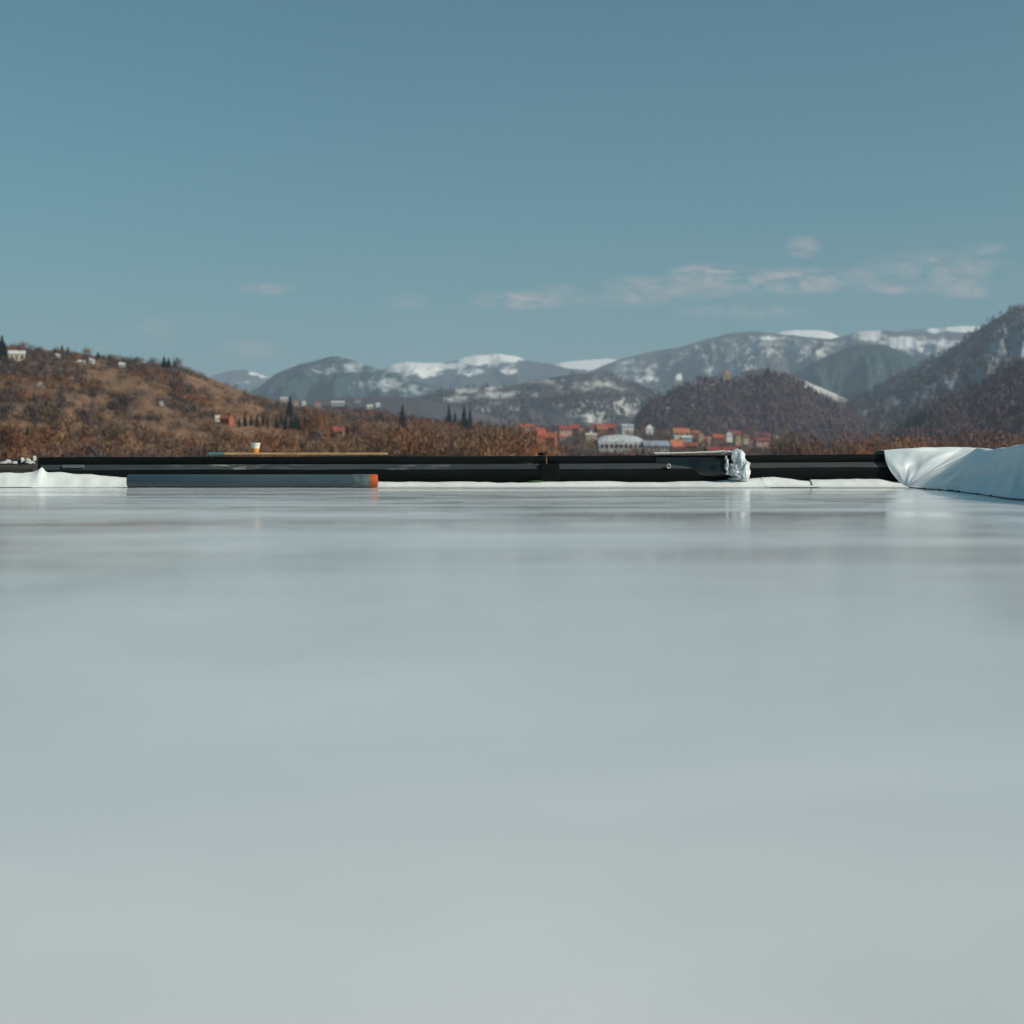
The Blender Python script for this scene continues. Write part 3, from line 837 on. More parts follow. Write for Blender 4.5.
KD = 13.62
M_strip, t, p = newmat('ledge_highlight_grey')  # lighter grey paints the ledge's sun and sky highlight; pale scuffs are wear
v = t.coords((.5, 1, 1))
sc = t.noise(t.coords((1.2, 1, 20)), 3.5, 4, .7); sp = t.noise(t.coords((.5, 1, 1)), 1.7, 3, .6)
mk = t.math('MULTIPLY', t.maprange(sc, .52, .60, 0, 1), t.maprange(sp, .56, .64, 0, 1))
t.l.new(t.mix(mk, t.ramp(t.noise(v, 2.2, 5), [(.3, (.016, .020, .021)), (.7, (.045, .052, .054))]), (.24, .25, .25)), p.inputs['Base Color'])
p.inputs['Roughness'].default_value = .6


def kerb(x0px, x1px, top0, top1, label, end_rag=0.0):
    """upstand wrapped in black sheet: upper roll, ledge that sees the sky, lower roll"""
    x0 = (x0px - 512) / F * KD; x1 = (x1px - 512) / F * KD
    e = empty('roof_kerb', (x0, KD, 0)); tag(e, label, 'kerb')
    nseg = max(24, int((x1 - x0) / .05))
    rings = []
    for k in range(nseg + 1):
        tt = k / nseg; X = (x1 - x0) * tt
        topz = CZ + (HY - (top0 + (top1 - top0) * tt)) / F * KD
        w1 = .006 * perlin((x0 + X) * 1.1, 2.2) + .003 * perlin((x0 + X) * 5, 7.2); w2 = .007 * perlin((x0 + X) * .9, 12.2) + .003 * perlin((x0 + X) * 6, 4.2)
        w1 = float(w1); w2 = float(w2)
        prof = [(.30, -.02), (.30, topz - .01), (.27, topz), (.05, topz + w1), (.012, topz - .008 + w1), (.0, topz - .025 + w1), (.0, topz - .062 + w1), (.006, topz - .074 + w1),
                (-.030, topz - .122 + w2), (-.050, topz - .136 + w2), (-.056, topz - .155 + w2), (-.052, .09 + w2), (-.02, .05), (-.01, -.02)]
        rings.append([(X, py_ + (w2 if py_ < 0 else w1), pz) for (py_, pz) in prof])
    mb = MB().loft(rings)
    mb.build('membrane', M_black, e, smooth=True, angle=50)
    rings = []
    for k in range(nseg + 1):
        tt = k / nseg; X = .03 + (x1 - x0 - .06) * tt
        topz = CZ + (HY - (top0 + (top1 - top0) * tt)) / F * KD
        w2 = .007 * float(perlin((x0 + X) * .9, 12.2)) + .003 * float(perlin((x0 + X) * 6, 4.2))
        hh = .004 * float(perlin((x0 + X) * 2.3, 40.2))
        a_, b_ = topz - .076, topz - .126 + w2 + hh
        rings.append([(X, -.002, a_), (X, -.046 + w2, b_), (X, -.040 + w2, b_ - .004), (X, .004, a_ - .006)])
    MB().loft(rings).build('highlight_strip', M_strip, e, smooth=True, angle=50)  # strip added over the ledge to carry its painted highlight
    return e


k1 = kerb(38, 546, 457.0, 456.0, 'long black kerb carrying the wooden plank and the cup')
k2 = kerb(548, 741, 456.0, 455.0, 'black kerb with a small pale ring, ending at the crumpled white plastic')
k3 = kerb(743, 912, 455.0, 454.0, 'black kerb between the crumpled white plastic and the white sheet')
# joint cover and knot between first and second kerb, ring on the second
zt = CZ + (HY - 456.0) / F * KD
jw = (546 - 38) / F * KD
MB().box(jw - .06, jw + .13, -.058, -.01, .05, zt - .072).build('joint_cover', M_black, k1, bevel=.01)
mb = MB()
mb.lathe([(.001, -.03), (.025, -.022), (.036, 0), (.028, .02), (.012, .032), (.001, .034)], 12)
kn = mb.build('knot', M_black, k1, smooth=True); kn.location = (jw - .04, .02, zt + .018); kn.scale = (1.2, 1, .5)
M_white_pl = mat('white_plastic', (.72, .73, .74), .45, .06, 8, .5)
ring = MB(); M_plas_ring = mat('grey_ring', (.42, .43, .44), .5, .2, 9)
rr_ = [[((.030 + .010 * math.cos(b_)) * math.cos(a_) * .85, .009 * math.sin(b_), (.030 + .010 * math.cos(b_)) * math.sin(a_)) for b_ in [6.2832 * q / 8 for q in range(8)]] for a_ in [6.2832 * q / 20 for q in range(21)]]
ring.loft(rr_, caps=False)
ro = ring.build('ring', M_plas_ring, k2, smooth=True); ro.location = ((668 - 548) / F * KD, -.060, .205); ro.scale = (.62, 1, .62)
M_strap = mat('pale_strap', (.11, .12, .125), .6, .2, 8)
MB().box((64 - 38) / F * KD, (85 - 38) / F * KD, -.0545, -.02, .185, .218).build('patch', M_strap, k1, bevel=.004)
M_gloss, t, p = newmat('glossy_black_wrap')
v = t.coords((.6, 1, 1)); p.inputs['Base Color'].default_value = (.006, .009, .010, 1); p.inputs['Roughness'].default_value = .3; p.inputs['Specular IOR Level'].default_value = .6
bp = t.node('ShaderNodeBump'); bp.inputs['Strength'].default_value = .5; bp.inputs['Distance'].default_value = .02
t.l.new(t.noise(v, 6, 3), bp.inputs['Height']); t.l.new(bp.outputs[0], p.inputs['Normal'])
xa, xb = (656 - 548) / F * KD, (738 - 548) / F * KD; rings = []
for k in range(40):
    tt = k / 39; X = xa + (xb - xa) * tt; tz = CZ + (HY - 455.3) / F * KD
    sw = min(1, tt * 1.9) ** 1.5; w_ = .006 * float(perlin(X * 7, 3.3))
    rings.append([(X, -.004 - .052 * math.sin(a_) * sw - .016 * (a_ / 3.14) * sw + w_, tz - .022 - (tz - .075) * (a_ / math.pi) + w_) for a_ in [math.pi * q / 16 for q in range(17)]] + [(X, .02, .06), (X, .02, tz - .03)])
MB().loft(rings).build('wrap', M_gloss, k2, smooth=True, angle=60)
# loose pale sheet lying along the top of the second kerb
M_sheet_c = mat('cream_sheet', (.62, .57, .50), .8, .1, 4)
x0 = (655 - 512) / F * KD; x1 = (727 - 512) / F * KD
mb = MB(); rings = []
for k in range(40):
    tt = k / 39; X = x0 + (x1 - x0) * tt
    zz = .322 + .010 * tt + .004 * float(perlin(X * 6, 1.1)); th = .004 + .022 * max(0, tt - .55) + .01 * float(abs(perlin(X * 9, 3.1)))
    rings.append([(X, KD - .01, zz), (X, KD + .16, zz + .006), (X, KD + .16, zz + .012 + th), (X, KD - .012 - .01 * tt, zz + th)])
mb.loft(rings)
tag(mb.build('folded_sheet', M_sheet_c, None, smooth=True, angle=40), 'cream folded strip of sheet along the kerb top left of the crumpled plastic', 'sheet')

# ---- crumpled white plastic over the kerb end
M_plas, t, p = newmat('crumpled_white_plastic')
v = t.coords()
t.l.new(t.ramp(t.noise(v, 9, 4), [(.35, (.42, .45, .49)), (.6, (.66, .67, .69))]), p.inputs['Base Color'])
p.inputs['Roughness'].default_value = .35
p.inputs['Specular IOR Level'].default_value = .5


def crumple(cx, cy, cz, rx_, ry_, rz_, seed, nu=56, nv=40, k=.30):
    mb = MB(); rings = []
    for i in range(nv + 1):
        th = math.pi * i / nv; ring_ = []
        for j in range(nu):
            ph = 2 * math.pi * j / nu
            d = np.array([math.sin(th) * math.cos(ph), math.sin(th) * math.sin(ph), math.cos(th)])
            q = d * 2.1 + seed
            n_ = 1 - abs(2.2 * float(perlin(q[0] + q[2] * .7, q[1] - q[2] * .6))) + .5 * (1 - abs(2.2 * float(perlin(q[0] * 2.3 + q[1], q[2] * 2.3)))) - .75
            r_ = 1 + k * n_
            ring_.append((cx + rx_ * d[0] * r_, cy + ry_ * d[1] * r_, cz + rz_ * d[2] * r_))
        rings.append(ring_)
    mb.loft(rings)
    return mb


pc = at(736, 463, KD - .06)
e = empty('plastic_wrap', (pc.x, pc.y, .09)); tag(e, 'crumpled white plastic wrapped over the joint of the black kerbs', 'plastic sheet')


def drape(x0, x1, path, seed, amp, ragged, nu=46, nv=70):
    """a creased sheet following path [(y, z)] with ragged sides"""
    P_ = np.array(path, float); d = np.concatenate([[0], np.cumsum(np.hypot(*np.diff(P_, axis=0).T))]); d /= d[-1]
    rings = []
    for i in range(nv):
        v_ = i / (nv - 1)
        y = np.interp(v_, d, P_[:, 0]); z = np.interp(v_, d, P_[:, 1])
        y2 = np.interp(min(1, v_ + .02), d, P_[:, 0]) - np.interp(max(0, v_ - .02), d, P_[:, 0]); z2 = np.interp(min(1, v_ + .02), d, P_[:, 1]) - np.interp(max(0, v_ - .02), d, P_[:, 1])
        n_ = np.array([z2, -y2]); n_ /= max(1e-6, np.linalg.norm(n_))
        if n_[0] > 0 and n_[1] < 0: n_ = -n_
        xa = x0 + ragged * float(fbm(v_ * 3.1, seed, 3)); xb = x1 + ragged * float(fbm(v_ * 3.1, seed + 9, 3))
        row = []
        for j in range(nu):
            u = j / (nu - 1)
            cr = 1 - abs(2.4 * float(perlin(u * 1.2 + seed, v_ * 1.7 + u * 1.1))) + .35 * (1 - abs(2.4 * float(perlin(u * 2.4 + v_ * 2.6, v_ * 2.6 - u * 1.5 + seed))))
            bul = math.sin(math.pi * u) ** .6
            q = n_ * (amp * (cr - .3) + .025 * bul) * (.35 + .65 * bul)
            sgn = -1 if True else 1
            row.append((xa + (xb - xa) * u, y - abs(q[0]) * (1 if n_[0] <= 0 or True else 1), z + max(-.02, q[1])))
        rings.append(row)
    o = MB().loft(rings, closed=False).build('sheet_fold', M_plas, e, smooth=True, angle=16)
    so_ = o.modifiers.new('thickness', 'SOLIDIFY'); so_.thickness = .003
    return o


drape(-.045, .085, [(.20, .225), (.05, .240), (.0, .232), (-.03, .20), (-.06, .12), (-.055, .03), (-.06, .0)], 3.1, .024, .03)
drape(.02, .115, [(-.05, .14), (-.075, .10), (-.09, .05), (-.085, -.02)], 8.3, .03, .03, 30, 40)
drape(-.115, -.085, [(-.03, .20), (-.055, .15), (-.07, .09), (-.075, .03)], 14.7, .02, .02, 20, 40)
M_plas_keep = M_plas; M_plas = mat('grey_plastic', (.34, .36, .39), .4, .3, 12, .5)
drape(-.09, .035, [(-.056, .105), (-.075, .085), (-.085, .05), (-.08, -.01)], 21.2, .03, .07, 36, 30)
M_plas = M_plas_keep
drape(-.13, .0, [(.15, .225), (.03, .232), (-.01, .222)], 29.9, .008, .012, 36, 30)

# ---- white membrane strips against the kerb
M_white, t, p = newmat('white_membrane')
v = t.coords()
t.l.new(t.ramp(t.noise(v, 1.6, 5, .6), [(.3, (.70, .70, .68)), (.7, (.80, .80, .785))]), p.inputs['Base Color'])
p.inputs['Roughness'].default_value = .5
p.inputs['Specular IOR Level'].default_value = .4
bp = t.node('ShaderNodeBump'); bp.inputs['Strength'].default_value = .3; bp.inputs['Distance'].default_value = .01
t.l.new(t.noise(v, 6, 4), bp.inputs['Height']); t.l.new(bp.outputs[0], p.inputs['Normal'])


def strip(pts, label, seed, Dtop=13.55, toe=.22, lift=0.0, base=13.40):
    """pts: (px, top row) along the strip; a sheet lying on the roof and turning up against the kerb"""
    xs_ = [q[0] for q in pts]; n_ = max(20, int((xs_[-1] - xs_[0]) / 3))
    mb = MB(); rings = []
    for k in range(n_ + 1):
        px = xs_[0] + (xs_[-1] - xs_[0]) * k / n_
        tp = float(np.interp(px, xs_, [q[1] for q in pts]))
        X = (px - 512) / F * 13.5
        zt = max(.02, CZ + (HY - tp) / F * Dtop) + .014 * float(fbm(X * 4, seed, 3))
        wv = .03 * float(perlin(X * 1.7, seed + 3)) + .020 * float(fbm(X * 7, seed + 5, 2))
        yb = base + wv
        lo_ = .004 + lift
        prof = [(yb - toe, lo_), (yb - .05, lo_ + .004), (yb, lo_ + .010), (yb + .035, lo_ + zt * .25), (yb + .06 - .3 * wv, lo_ + zt * .6), (Dtop - .035, zt * .9), (Dtop - .01, zt), (Dtop + .02, zt - .004)]
        ring_ = [(X, a_, b_) for a_, b_ in prof] + [(X, a_ + .003, b_ - .003) for a_, b_ in prof[::-1]]
        rings.append(ring_)
    mb.loft(rings)
    o = mb.build('membrane_strip', M_white, None, smooth=True, angle=60)
    tag(o, label, 'membrane strip')
    return o


strip([(-140, 475), (-60, 474), (0, 473.5), (20, 473), (34, 471), (39, 468)], 'white membrane strip left of the black kerb, in front of the scrap covered ledge', 1.1, Dtop=13.56, lift=.004, base=13.41, toe=.07)
strip([(37, 469), (40, 467.5), (44, 472.5), (60, 472.5), (80, 474), (110, 476), (130, 478), (190, 478), (260, 479), (382, 483)], 'white membrane strip behind the grey pipe', 2.2, Dtop=13.565, base=13.41, toe=.07)
strip([(378, 482), (420, 482), (480, 481.5), (520, 482.5), (600, 481.5), (640, 482.5), (700, 481.5), (740, 479.5), (764, 478.5)], 'long white membrane strip under the black kerbs right of the orange pipe end', 3.3, Dtop=13.55, lift=.002)
strip([(762, 476.5), (775, 477), (795, 479.5), (815, 481.5)], 'short white membrane strip below the kerb right of the crumpled plastic', 4.4, Dtop=13.545, lift=.006)
strip([(811, 480), (830, 479.5), (860, 479), (880, 480), (915, 481)], 'white membrane strip shaded at the foot of the white sheet', 5.5, Dtop=13.55, lift=.002)

# ---- grey pipe
M_pipe, t, p = newmat('grey_pipe_plastic')
v = t.coords((.3, 1, 1))
t.l.new(t.ramp(t.noise(v, 4, 5), [(.3, (.045, .068, .084)), (.7, (.065, .090, .108))]), p.inputs['Base Color'])
p.inputs['Roughness'].default_value = .38
M_pipe2 = mat('worn_pipe_plastic', (.085, .105, .12), .5, .45, 14)
M_orange = mat('orange_plastic', (.42, .09, .018), .55, .15, 8, .5)
PD = 13.22
x0 = (128 - 512) / F * PD; x1 = (371 - 512) / F * PD; pr = .062
e = empty('pipe', (x0, PD, 0.004), 0.0); tag(e, 'long grey pipe with an orange end lying in front of the black kerb', 'pipe')
L = x1 - x0
MB().lathe([(pr - .004, 0), (pr, .004), (pr, L - .25), (pr, L - .2), (pr - .001, L - .02)], 40, 'x').build('tube', M_pipe, e, smooth=True, angle=50).location = (0, 0, pr)
MB().lathe([(pr + .001, L - .17), (pr + .0025, L - .165), (pr + .0025, L - .012), (pr + .001, L - .008)], 40, 'x').build('collar', M_pipe2, e, smooth=True, angle=50).location = (0, 0, pr)
MB().lathe([(pr + .0005, L - .008), (pr + .002, L), (pr + .001, L + .05), (pr - .004, L + .062), (pr - .012, L + .064), (pr - .014, L + .02), (.001, L + .015)], 40, 'x').build('end_cap', M_orange, e, smooth=True, angle=50).location = (0, 0, pr)
for ch in e.children:
    pass

# ---- plank and cup on the kerb
M_plank = mat('bare_wood', (.52, .30, .15), .7, .25, 6)
M_teal = mat('teal_paint', (.08, .20, .19), .5, .2, 6)
BD = KD + .10
x0 = (210 - 512) / F * BD; x1 = (387 - 512) / F * BD
ztop = .315
e = empty('plank', (x0, BD, ztop)); tag(e, 'thin bare wooden plank with a teal end lying on the black kerb', 'plank')
MB().box(.15, x1 - x0, -.06, .06, .0, .020).build('board', M_plank, e, bevel=.003)
MB().box(-.01, .148, -.062, .062, -.002, .022).build('end_cap', M_teal, e, bevel=.004)
M_cupw = mat('white_cup', (.80, .76, .70), .5, .05, 8)
M_cupo = mat('orange_sleeve', (.62, .24, .05), .6, .15, 8)
cb = at(255.5, 457, BD)
e = empty('paper_cup', (cb.x, BD - .01, ztop + .020)); tag(e, 'white paper cup with an orange lower half standing on the plank', 'cup')
MB().lathe([(.030, .0), (.031, .002), (.0395, .040), (.0475, .088), (.050, .091), (.0505, .094), (.048, .096), (.0455, .090), (.030, .012), (.001, .012)], 40).build('cup_body', M_cupw, e, smooth=True, angle=40)
MB().lathe([(.0315, .001), (.033, .0005), (.0410, .040), (.0405, .042)], 40, caps=False).build('sleeve', M_cupo, e, smooth=True, angle=40)

# ---- dark ledge with pale scraps left of the kerb
x0 = (-180 - 512) / F * 14.2; x1 = (40 - 512) / F * 14.2
mb = MB(); rings = []
for k in range(60):
    X = x0 + (x1 - x0) * k / 59; w = .008 * float(perlin(X * 3, 8.8))
    rings.append([(X, 13.97, -.6), (X, 13.97, .18 + w), (X, 14.02, .215 + w), (X, 14.4, .22 + w), (X, 14.42, .285 + w), (X, 14.75, .285 + w), (X, 14.75, -.6)])
mb.loft(rings)
M_ledge = mat('dark_ledge', (.05, .042, .038), .9, .5, 7)
tag(mb.build('ledge', M_ledge, None, smooth=True, angle=30), 'dark stepped ledge strewn with pale scraps at the left end of the kerb', 'ledge')
M_scrap = mat('pale_scrap', (.50, .46, .43), .8, .15, 9)
for px, wv, hv, d in ((8, .05, .05, .0), (1, .09, .02, .0), (22.5, .035, .07, .1), (28, .06, .06, .0), (16, .04, .03, .1), (-12, .08, .05, .0), (-30, .05, .06, .1), (-55, .09, .05, 0), (4, .12, .03, -.25), (13, .08, .03, -.25), (30, .09, .035, -.25), (-20, .12, .03, -.25)):
    yy = 14.36 + d * .3 if d >= 0 else 14.2
    X = (px - 512) / F * yy
    zz = .222
    o = crumple(0, 0, hv * .5, wv * .5, .04, hv * .5, px * .37 + 40, 16, 12, .55).build('scrap', M_scrap, None, smooth=True, angle=30)
    o.location = (X, yy, zz - hv * .08)
    tag(o, 'pale crumpled scrap lying on the dark ledge', 'scrap', 'pale scraps on the dark ledge')
e = MB()
o = crumple(0, 0, .0, .016, .02, .028, 61.0, 18, 14, .6).build('scrap', M_scrap, None, smooth=True, angle=30)
o.location = ((34.5 - 512) / F * 13.7, 13.7, .275); tag(o, 'frayed pale scrap stuck to the left end of the black kerb', 'scrap')
# green scrap at the kerb joint
M_green = mat('green_scrap', (.04, .09, .03), .7, .2, 9)
o = crumple(0, 0, .010, .075, .02, .011, 71.0, 20, 12, .3).build('scrap', M_green, None, smooth=True, angle=30)
o.location = ((536 - 512) / F * 13.535, 13.545, .046); tag(o, 'small green scrap under the joint of the black kerb', 'scrap')

# ---- white sheet over the right parapet, with its folded corner
M_tarp, t, p = newmat('white_sheet')
v = t.coords()
t.l.new(t.ramp(t.noise(v, 1.3, 5, .6), [(.3, (.70, .72, .73)), (.7, (.80, .81, .815))]), p.inputs['Base Color'])
p.inputs['Roughness'].default_value = .42
p.inputs['Specular IOR Level'].default_value = .45
bp = t.node('ShaderNodeBump'); bp.inputs['Strength'].default_value = .25; bp.inputs['Distance'].default_value = .015
t.l.new(t.noise(v, 3.5, 4), bp.inputs['Height']); t.l.new(bp.outputs[0], p.inputs['Normal'])

# stations along the sheet: bottom point, top point, crest depth direction (outward)
st = []


def station(bx, by, bz, tx, ty, tz, ox, oy):
    st.append((Vector((bx, by, bz)), Vector((tx, ty, tz)), Vector((ox, oy, 0)).normalized()))


def pix(px, py, D):
    q = at(px, py, D); return q.x, q.y, q.z


# left cut edge on the kerb face, sweeping to the corner
station(*pix(904, 487.0, 13.46), *pix(884, 451.0, 13.60), 0, 1)
station(*pix(904.5, 487.2, 13.44), *pix(900, 450.2, 13.57), .05, 1)
station(*pix(905, 487.4, 13.42), *pix(918, 449.6, 13.54), .1, 1)
station(*pix(905.5, 487.6, 13.39), *pix(940, 449.4, 13.56), .2, 1)
station(*pix(906.5, 487.8, 13.36), *pix(962, 449.6, 13.56), .4, 1)
station(*pix(908, 488.0, 13.31), *pix(975, 450.2, 13.50), .7, .8)          # crease
station(*pix(915, 488.8, 13.05), *pix(982, 452.0, 12.4), 1, .3)
station(*pix(935, 490.0, 12.35), *pix(992, 451.4, 11.2), 1, .15)
station(*pix(955, 491.6, 11.60), *pix(1003, 449.6, 10.5), 1, .1)
station(*pix(980, 495.2, 10.40), *pix(1014, 447.6, 10.0), 1, .1)
station(*pix(1005, 498.6, 9.35), *pix(1026, 446.6, 9.6), 1, .1)
station(*pix(1024, 500.4, 8.90), *pix(1045, 446.2, 9.0), 1, .1)
station(3.20, 7.0, .004, 3.32, 7.0, .36, 1, .08)
station(3.15, 4.0, .004, 3.27, 4.0, .35, 1, .05)
station(3.12, 0.0, .004, 3.24, 0.0, .35, 1, 0)
station(3.10, -3.9, .004, 3.22, -3.9, .35, 1, 0)
N = 150
rows_ = []
tt_all = np.linspace(0, len(st) - 1, N)
# denser near the corner
tt_all = np.concatenate([np.linspace(0, 4, 50), np.linspace(4, 6, 70)[1:], np.linspace(6, 12, 90)[1:], np.linspace(12, 15, 30)[1:]])


def cat(a, b, c, d, t):
    return 0.5 * ((2 * b) + (c - a) * t + (2 * a - 5 * b + 4 * c - d) * t * t + (3 * b - a - 3 * c + d) * t ** 3)


for tt in tt_all:
    i0 = min(int(tt), len(st) - 2); f_ = tt - i0
    ii = [max(0, i0 - 1), i0, i0 + 1, min(len(st) - 1, i0 + 2)]
    if 3.0 <= tt <= 8.0:
        B = st[i0][0].lerp(st[i0 + 1][0], f_); T = st[i0][1].lerp(st[i0 + 1][1], f_)
    else:
        B = cat(*[st[q][0] for q in ii], f_); T = cat(*[st[q][1] for q in ii], f_)
    O = (st[i0][2] * (1 - f_) + st[i0 + 1][2] * f_).normalized()
    row = []
    ncrease = math.exp(-((tt - 5.0) / (.7 if tt < 5 else .16)) ** 2)
    for k in range(31):
        s_ = k / 30
        q = B.lerp(T, s_)
        nrm = Vector((-O.x, -O.y, .35)).normalized()
        sag = .05 * math.sin(math.pi * s_) * (1 - .6 * ncrease) * (1 if tt > 5 else -.4)
        fold = .016 * float(fbm(tt * .9 + 3, s_ * 1.1, 3)) * math.sin(math.pi * min(1, s_ * 1.05)) * (1.8 if tt > 5 else 1.0)
        # a pocket fold in the lit corner piece
        if tt < 5:
            fold += -.05 * math.exp(-((tt - 1.9 - (s_ - .6) * 1.5) / .55) ** 2) * math.exp(-((s_ - .68) / .20) ** 2) + .035 * math.exp(-((tt - 3.0 - (s_ - .6) * 1.8) / .5) ** 2) * math.exp(-((s_ - .7) / .25) ** 2)
        fold += .07 * ncrease * math.sin(math.pi * min(1, s_ * 1.1)) * .8
        if tt > 5.0:
            fold += (.035 * float(perlin(tt * 2.1 + s_ * .9, s_ * .8 + 3)) + .014 * (1 - 2.2 * abs(float(perlin(tt * 3.3 - s_ * 1.6, s_ * 1.3 + 9))))) * math.sin(math.pi * min(1, s_ * 1.02)) - .03 * math.exp(-((tt - 5.5) / .25) ** 2) * math.sin(math.pi * s_)
        if tt > 5.2:
            fold += .02 * math.exp(-((tt - 7.2 + (s_ - .5) * 1.2) / .5) ** 2) * math.sin(math.pi * s_) - .02 * math.exp(-((tt - 6.2 + (s_ - .5) * .8) / .4) ** 2) * math.sin(math.pi * s_)
        if k == 0: fold += .012 * float(perlin(tt * 2.3, 5.5))
        q = q + nrm * (fold - sag * .5)
        # left cut edge bows inwards
        if tt < 1.5: q = q + Vector((-.05 * math.sin(math.pi * s_) * (1 - tt / 1.5) * 1.0, 0, 0))
        if q.z < .004: q.z = .004
        row.append(q)
    # round crest, then down the outside
    for (o_, dz) in ((.02, .012), (.06, .018), (.14, .016), (.24, .008), (.32, -.02), (.36, -.08), (.38, -.25), (.39, -.6)):
        wob = .01 * float(perlin(tt * 1.3, 31.0 + o_ * 5))
        row.append(T + O * o_ + Vector((0, 0, dz * min(1, .15 + tt / 3) + wob * min(1, tt / 3))))
    rows_.append(row)
n1 = len(rows_[0])
mb = MB()
inner = [[(q.x, q.y, q.z) for q in r_] for r_ in rows_]
mb.loft(inner, closed=False)
e = empty('cover_sheet', st[5][0]); tag(e, 'large white sheet draped over the right parapet with a folded corner', 'sheet')
o = mb.build('sheet', M_tarp, e, smooth=True)
o.location = -Vector(e.location)
sol = o.modifiers.new('thickness', 'SOLIDIFY'); sol.thickness = .004; sol.offset = -1
M_peg = mat('dark_peg', (.02, .02, .022), .6, .2, 9)
for tt in (6.55, 7.3, 7.75, 7.9, 8.2, 8.95, 9.5):
    i0 = int(tt); B = st[i0][0].lerp(st[i0 + 1][0], tt - i0)
    q = MB().lathe([(.001, 0), (.011, .001), (.012, .006), (.008, .012), (.001, .013)], 10).build('peg', M_peg, e, smooth=True)
    q.location = B + Vector((-.012, -.012, .002)) - Vector(e.location)
# dark seam hem along the bottom edge
rings = []
for tt in np.linspace(5.0, 12.0, 90):
    i0 = min(int(tt), 11); ii = [i0 - 1, i0, i0 + 1, i0 + 2]; f_ = tt - i0
    B = cat(*[st[q][0] for q in ii], f_) - Vector(e.location)
    w = .003 + .003 * float(perlin(tt * 5, 2.2))
    rings.append([(B.x - .012 + w * math.cos(a_), B.y - .01, .006 + max(0, B.z) + w * math.sin(a_)) for a_ in (0, 1.57, 3.14, 4.71)])
MB().loft(rings).build('hem', M_peg, e)

# a parapet core under the sheet
mb = MB(); rings = []
for i0 in range(4, len(st)):
    B, T, O = st[i0]
    A = T + O * .06; C_ = T + O * .30
    rings.append([(A.x, A.y, -.5), (C_.x, C_.y, -.5), (C_.x, C_.y, T.z - .06), (A.x, A.y, T.z - .05)])
mb.loft(rings)
tag(mb.build('parapet', WALLS['grey'], None), 'low grey parapet hidden beneath the large white sheet', 'parapet')

# ------------------------------------------------------------------ haze
HAZE = 1.1e-4
hz = MB().box(-13000, 13000, -400, 15000, -11.5, 1050).build('haze', None) if False else None
me = bpy.data.meshes.new('haze')
hb = MB().box(-12000, 12000, -300, 14000, -11.5, 890)
me.from_pydata(hb.v, [], hb.f); me.update()
haze = bpy.data.objects.new('haze', me); col.objects.link(haze); haze['kind'] = 'stuff'
mh = bpy.data.materials.new('haze_air'); mh.use_nodes = True
nt = mh.node_tree; nt.nodes.clear()
out = nt.nodes.new('ShaderNodeOutputMaterial'); pv = nt.nodes.new('ShaderNodeVolumePrincipled')
pv.inputs['Color'].default_value = (.68, .81, .98, 1)
pv.inputs['Density'].default_value = HAZE
pv.inputs['Anisotropy'].default_value = 0.0
nt.links.new(pv.outputs[0], out.inputs['Volume'])
me.materials.append(mh)

# ------------------------------------------------------------------ light
SUN_AZ, SUN_EL = R(-24), R(33)      # from +X, turned towards the viewer
sd = Vector((math.cos(SUN_AZ) * math.cos(SUN_EL), math.sin(SUN_AZ) * math.cos(SUN_EL), math.sin(SUN_EL)))
sun = bpy.data.lights.new('sun', 'SUN'); sun.energy = 4.7; sun.angle = R(.5); sun.color = (1.0, .885, .79)
so = bpy.data.objects.new('sun', sun); col.objects.link(so)
so.rotation_euler = sd.to_track_quat('Z', 'Y').to_euler()

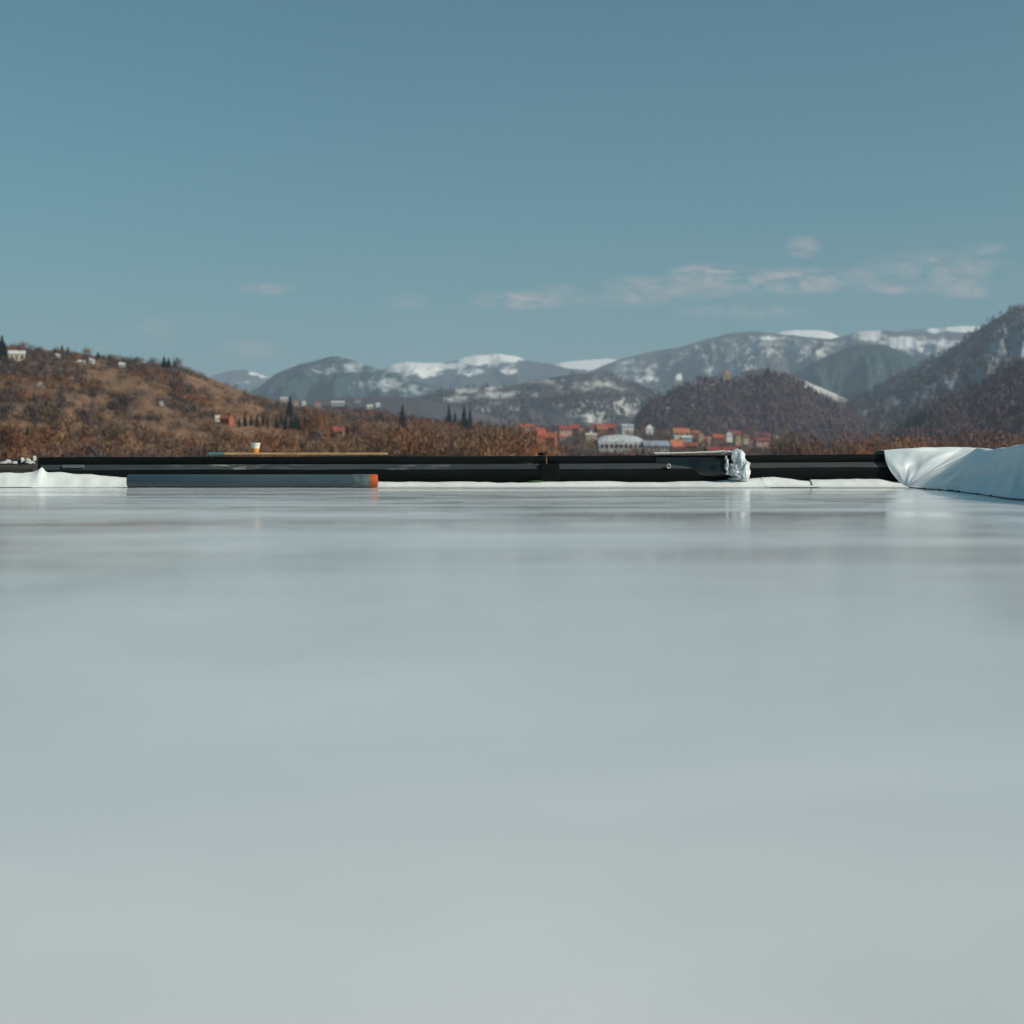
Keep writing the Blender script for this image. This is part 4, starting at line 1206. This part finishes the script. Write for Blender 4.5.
w = bpy.data.worlds.new('World'); scene.world = w; w.use_nodes = True
t = NT(w); bg = t.n['Background']
sky = t.node('ShaderNodeTexSky', sky_type='NISHITA', sun_disc=False, sun_elevation=SUN_EL, sun_rotation=math.pi / 2 - SUN_AZ, altitude=300, air_density=1.0, dust_density=3.0, ozone_density=4.0)
tc = t.node('ShaderNodeTexCoord')
sep = t.node('ShaderNodeSeparateXYZ'); t.l.new(tc.outputs['Generated'], sep.inputs[0])
az = t.math('DIVIDE', sep.outputs[0], t.math('MAXIMUM', sep.outputs[1], .05))
el = t.math('DIVIDE', sep.outputs[2], t.math('MAXIMUM', sep.outputs[1], .05))
cl = None
for (px, py, rx_, ry_, k) in ((520, 300, 46, 10, .75), (712, 276, 44, 12, .9), (640, 287, 38, 11, .6), (640, 298, 36, 7, .5), (790, 281, 95, 13, .75), (690, 290, 60, 10, .45), (860, 280, 60, 12, .45), (940, 272, 80, 22, .4), (620, 300, 60, 8, .3), (803, 247, 19, 11, .5), (893, 286, 20, 9, .6), (935, 263, 14, 8, .65), (965, 289, 42, 10, .5), (970, 268, 16, 7, .45),
                              (985, 250, 24, 7, .35), (268, 289, 26, 6, .5), (407, 301, 20, 8, .35), (155, 332, 22, 14, .3), (250, 352, 34, 12, .35), (750, 312, 70, 8, .35), (560, 290, 26, 6, .25)):
    dx = t.math('MULTIPLY', t.math('SUBTRACT', az, (px - 512) / F), F / rx_)
    dy = t.math('MULTIPLY', t.math('SUBTRACT', el, (HY - py) / F), F / ry_)
    d2 = t.math('ADD', t.math('MULTIPLY', dx, dx), t.math('MULTIPLY', dy, dy))
    m_ = t.math('MULTIPLY', t.math('SUBTRACT', 1.35, d2, clamp=False), k)
    m_ = t.math('MAXIMUM', m_, 0.0)
    cl = m_ if cl is None else t.math('MAXIMUM', cl, m_)
mp = t.node('ShaderNodeMapping'); mp.inputs['Scale'].default_value = (1, 1, 2.4); t.l.new(tc.outputs['Generated'], mp.inputs['Vector'])
nz = t.noise(mp.outputs[0], 42, 8, .68, .6)
cf = t.math('MULTIPLY', cl, t.maprange(nz, .38, .60, 0, 1))
cf = t.math('MULTIPLY', cf, 1.0, clamp=True)
tint = t.node('ShaderNodeMix', data_type='RGBA', blend_type='MULTIPLY'); tint.inputs[0].default_value = 1
t.l.new(sky.outputs[0], tint.inputs[6]); tint.inputs[7].default_value = (0.61, 1.28, 1.07, 1)
cc = t.mix(cf, tint.outputs[2], (7.4, 6.4, 6.0))
t.l.new(cc, bg.inputs['Color'])
bg.inputs['Strength'].default_value = .08

# ------------------------------------------------------------------ camera
cam = bpy.data.cameras.new('camera'); co = bpy.data.objects.new('camera', cam); col.objects.link(co)
co.location = (0, 0, CZ); co.rotation_euler = (math.pi / 2, 0, 0)
cam.sensor_width = 36; cam.lens = F / 1024 * 36
cam.shift_y = -(512 - HY) / 1024
cam.clip_start = .02; cam.clip_end = 60000
cam.dof.use_dof = True; cam.dof.focus_distance = 14.0; cam.dof.aperture_fstop = 1.9
scene.camera = co

scene.view_settings.view_transform = 'Standard'; scene.view_settings.look = 'None'
scene.view_settings.exposure = -0.22; scene.view_settings.gamma = 1.0; scene.view_settings.use_curve_mapping = False
scene.cycles.use_denoising = True
scene.cycles.max_bounces = 8; scene.cycles.volume_bounces = 1
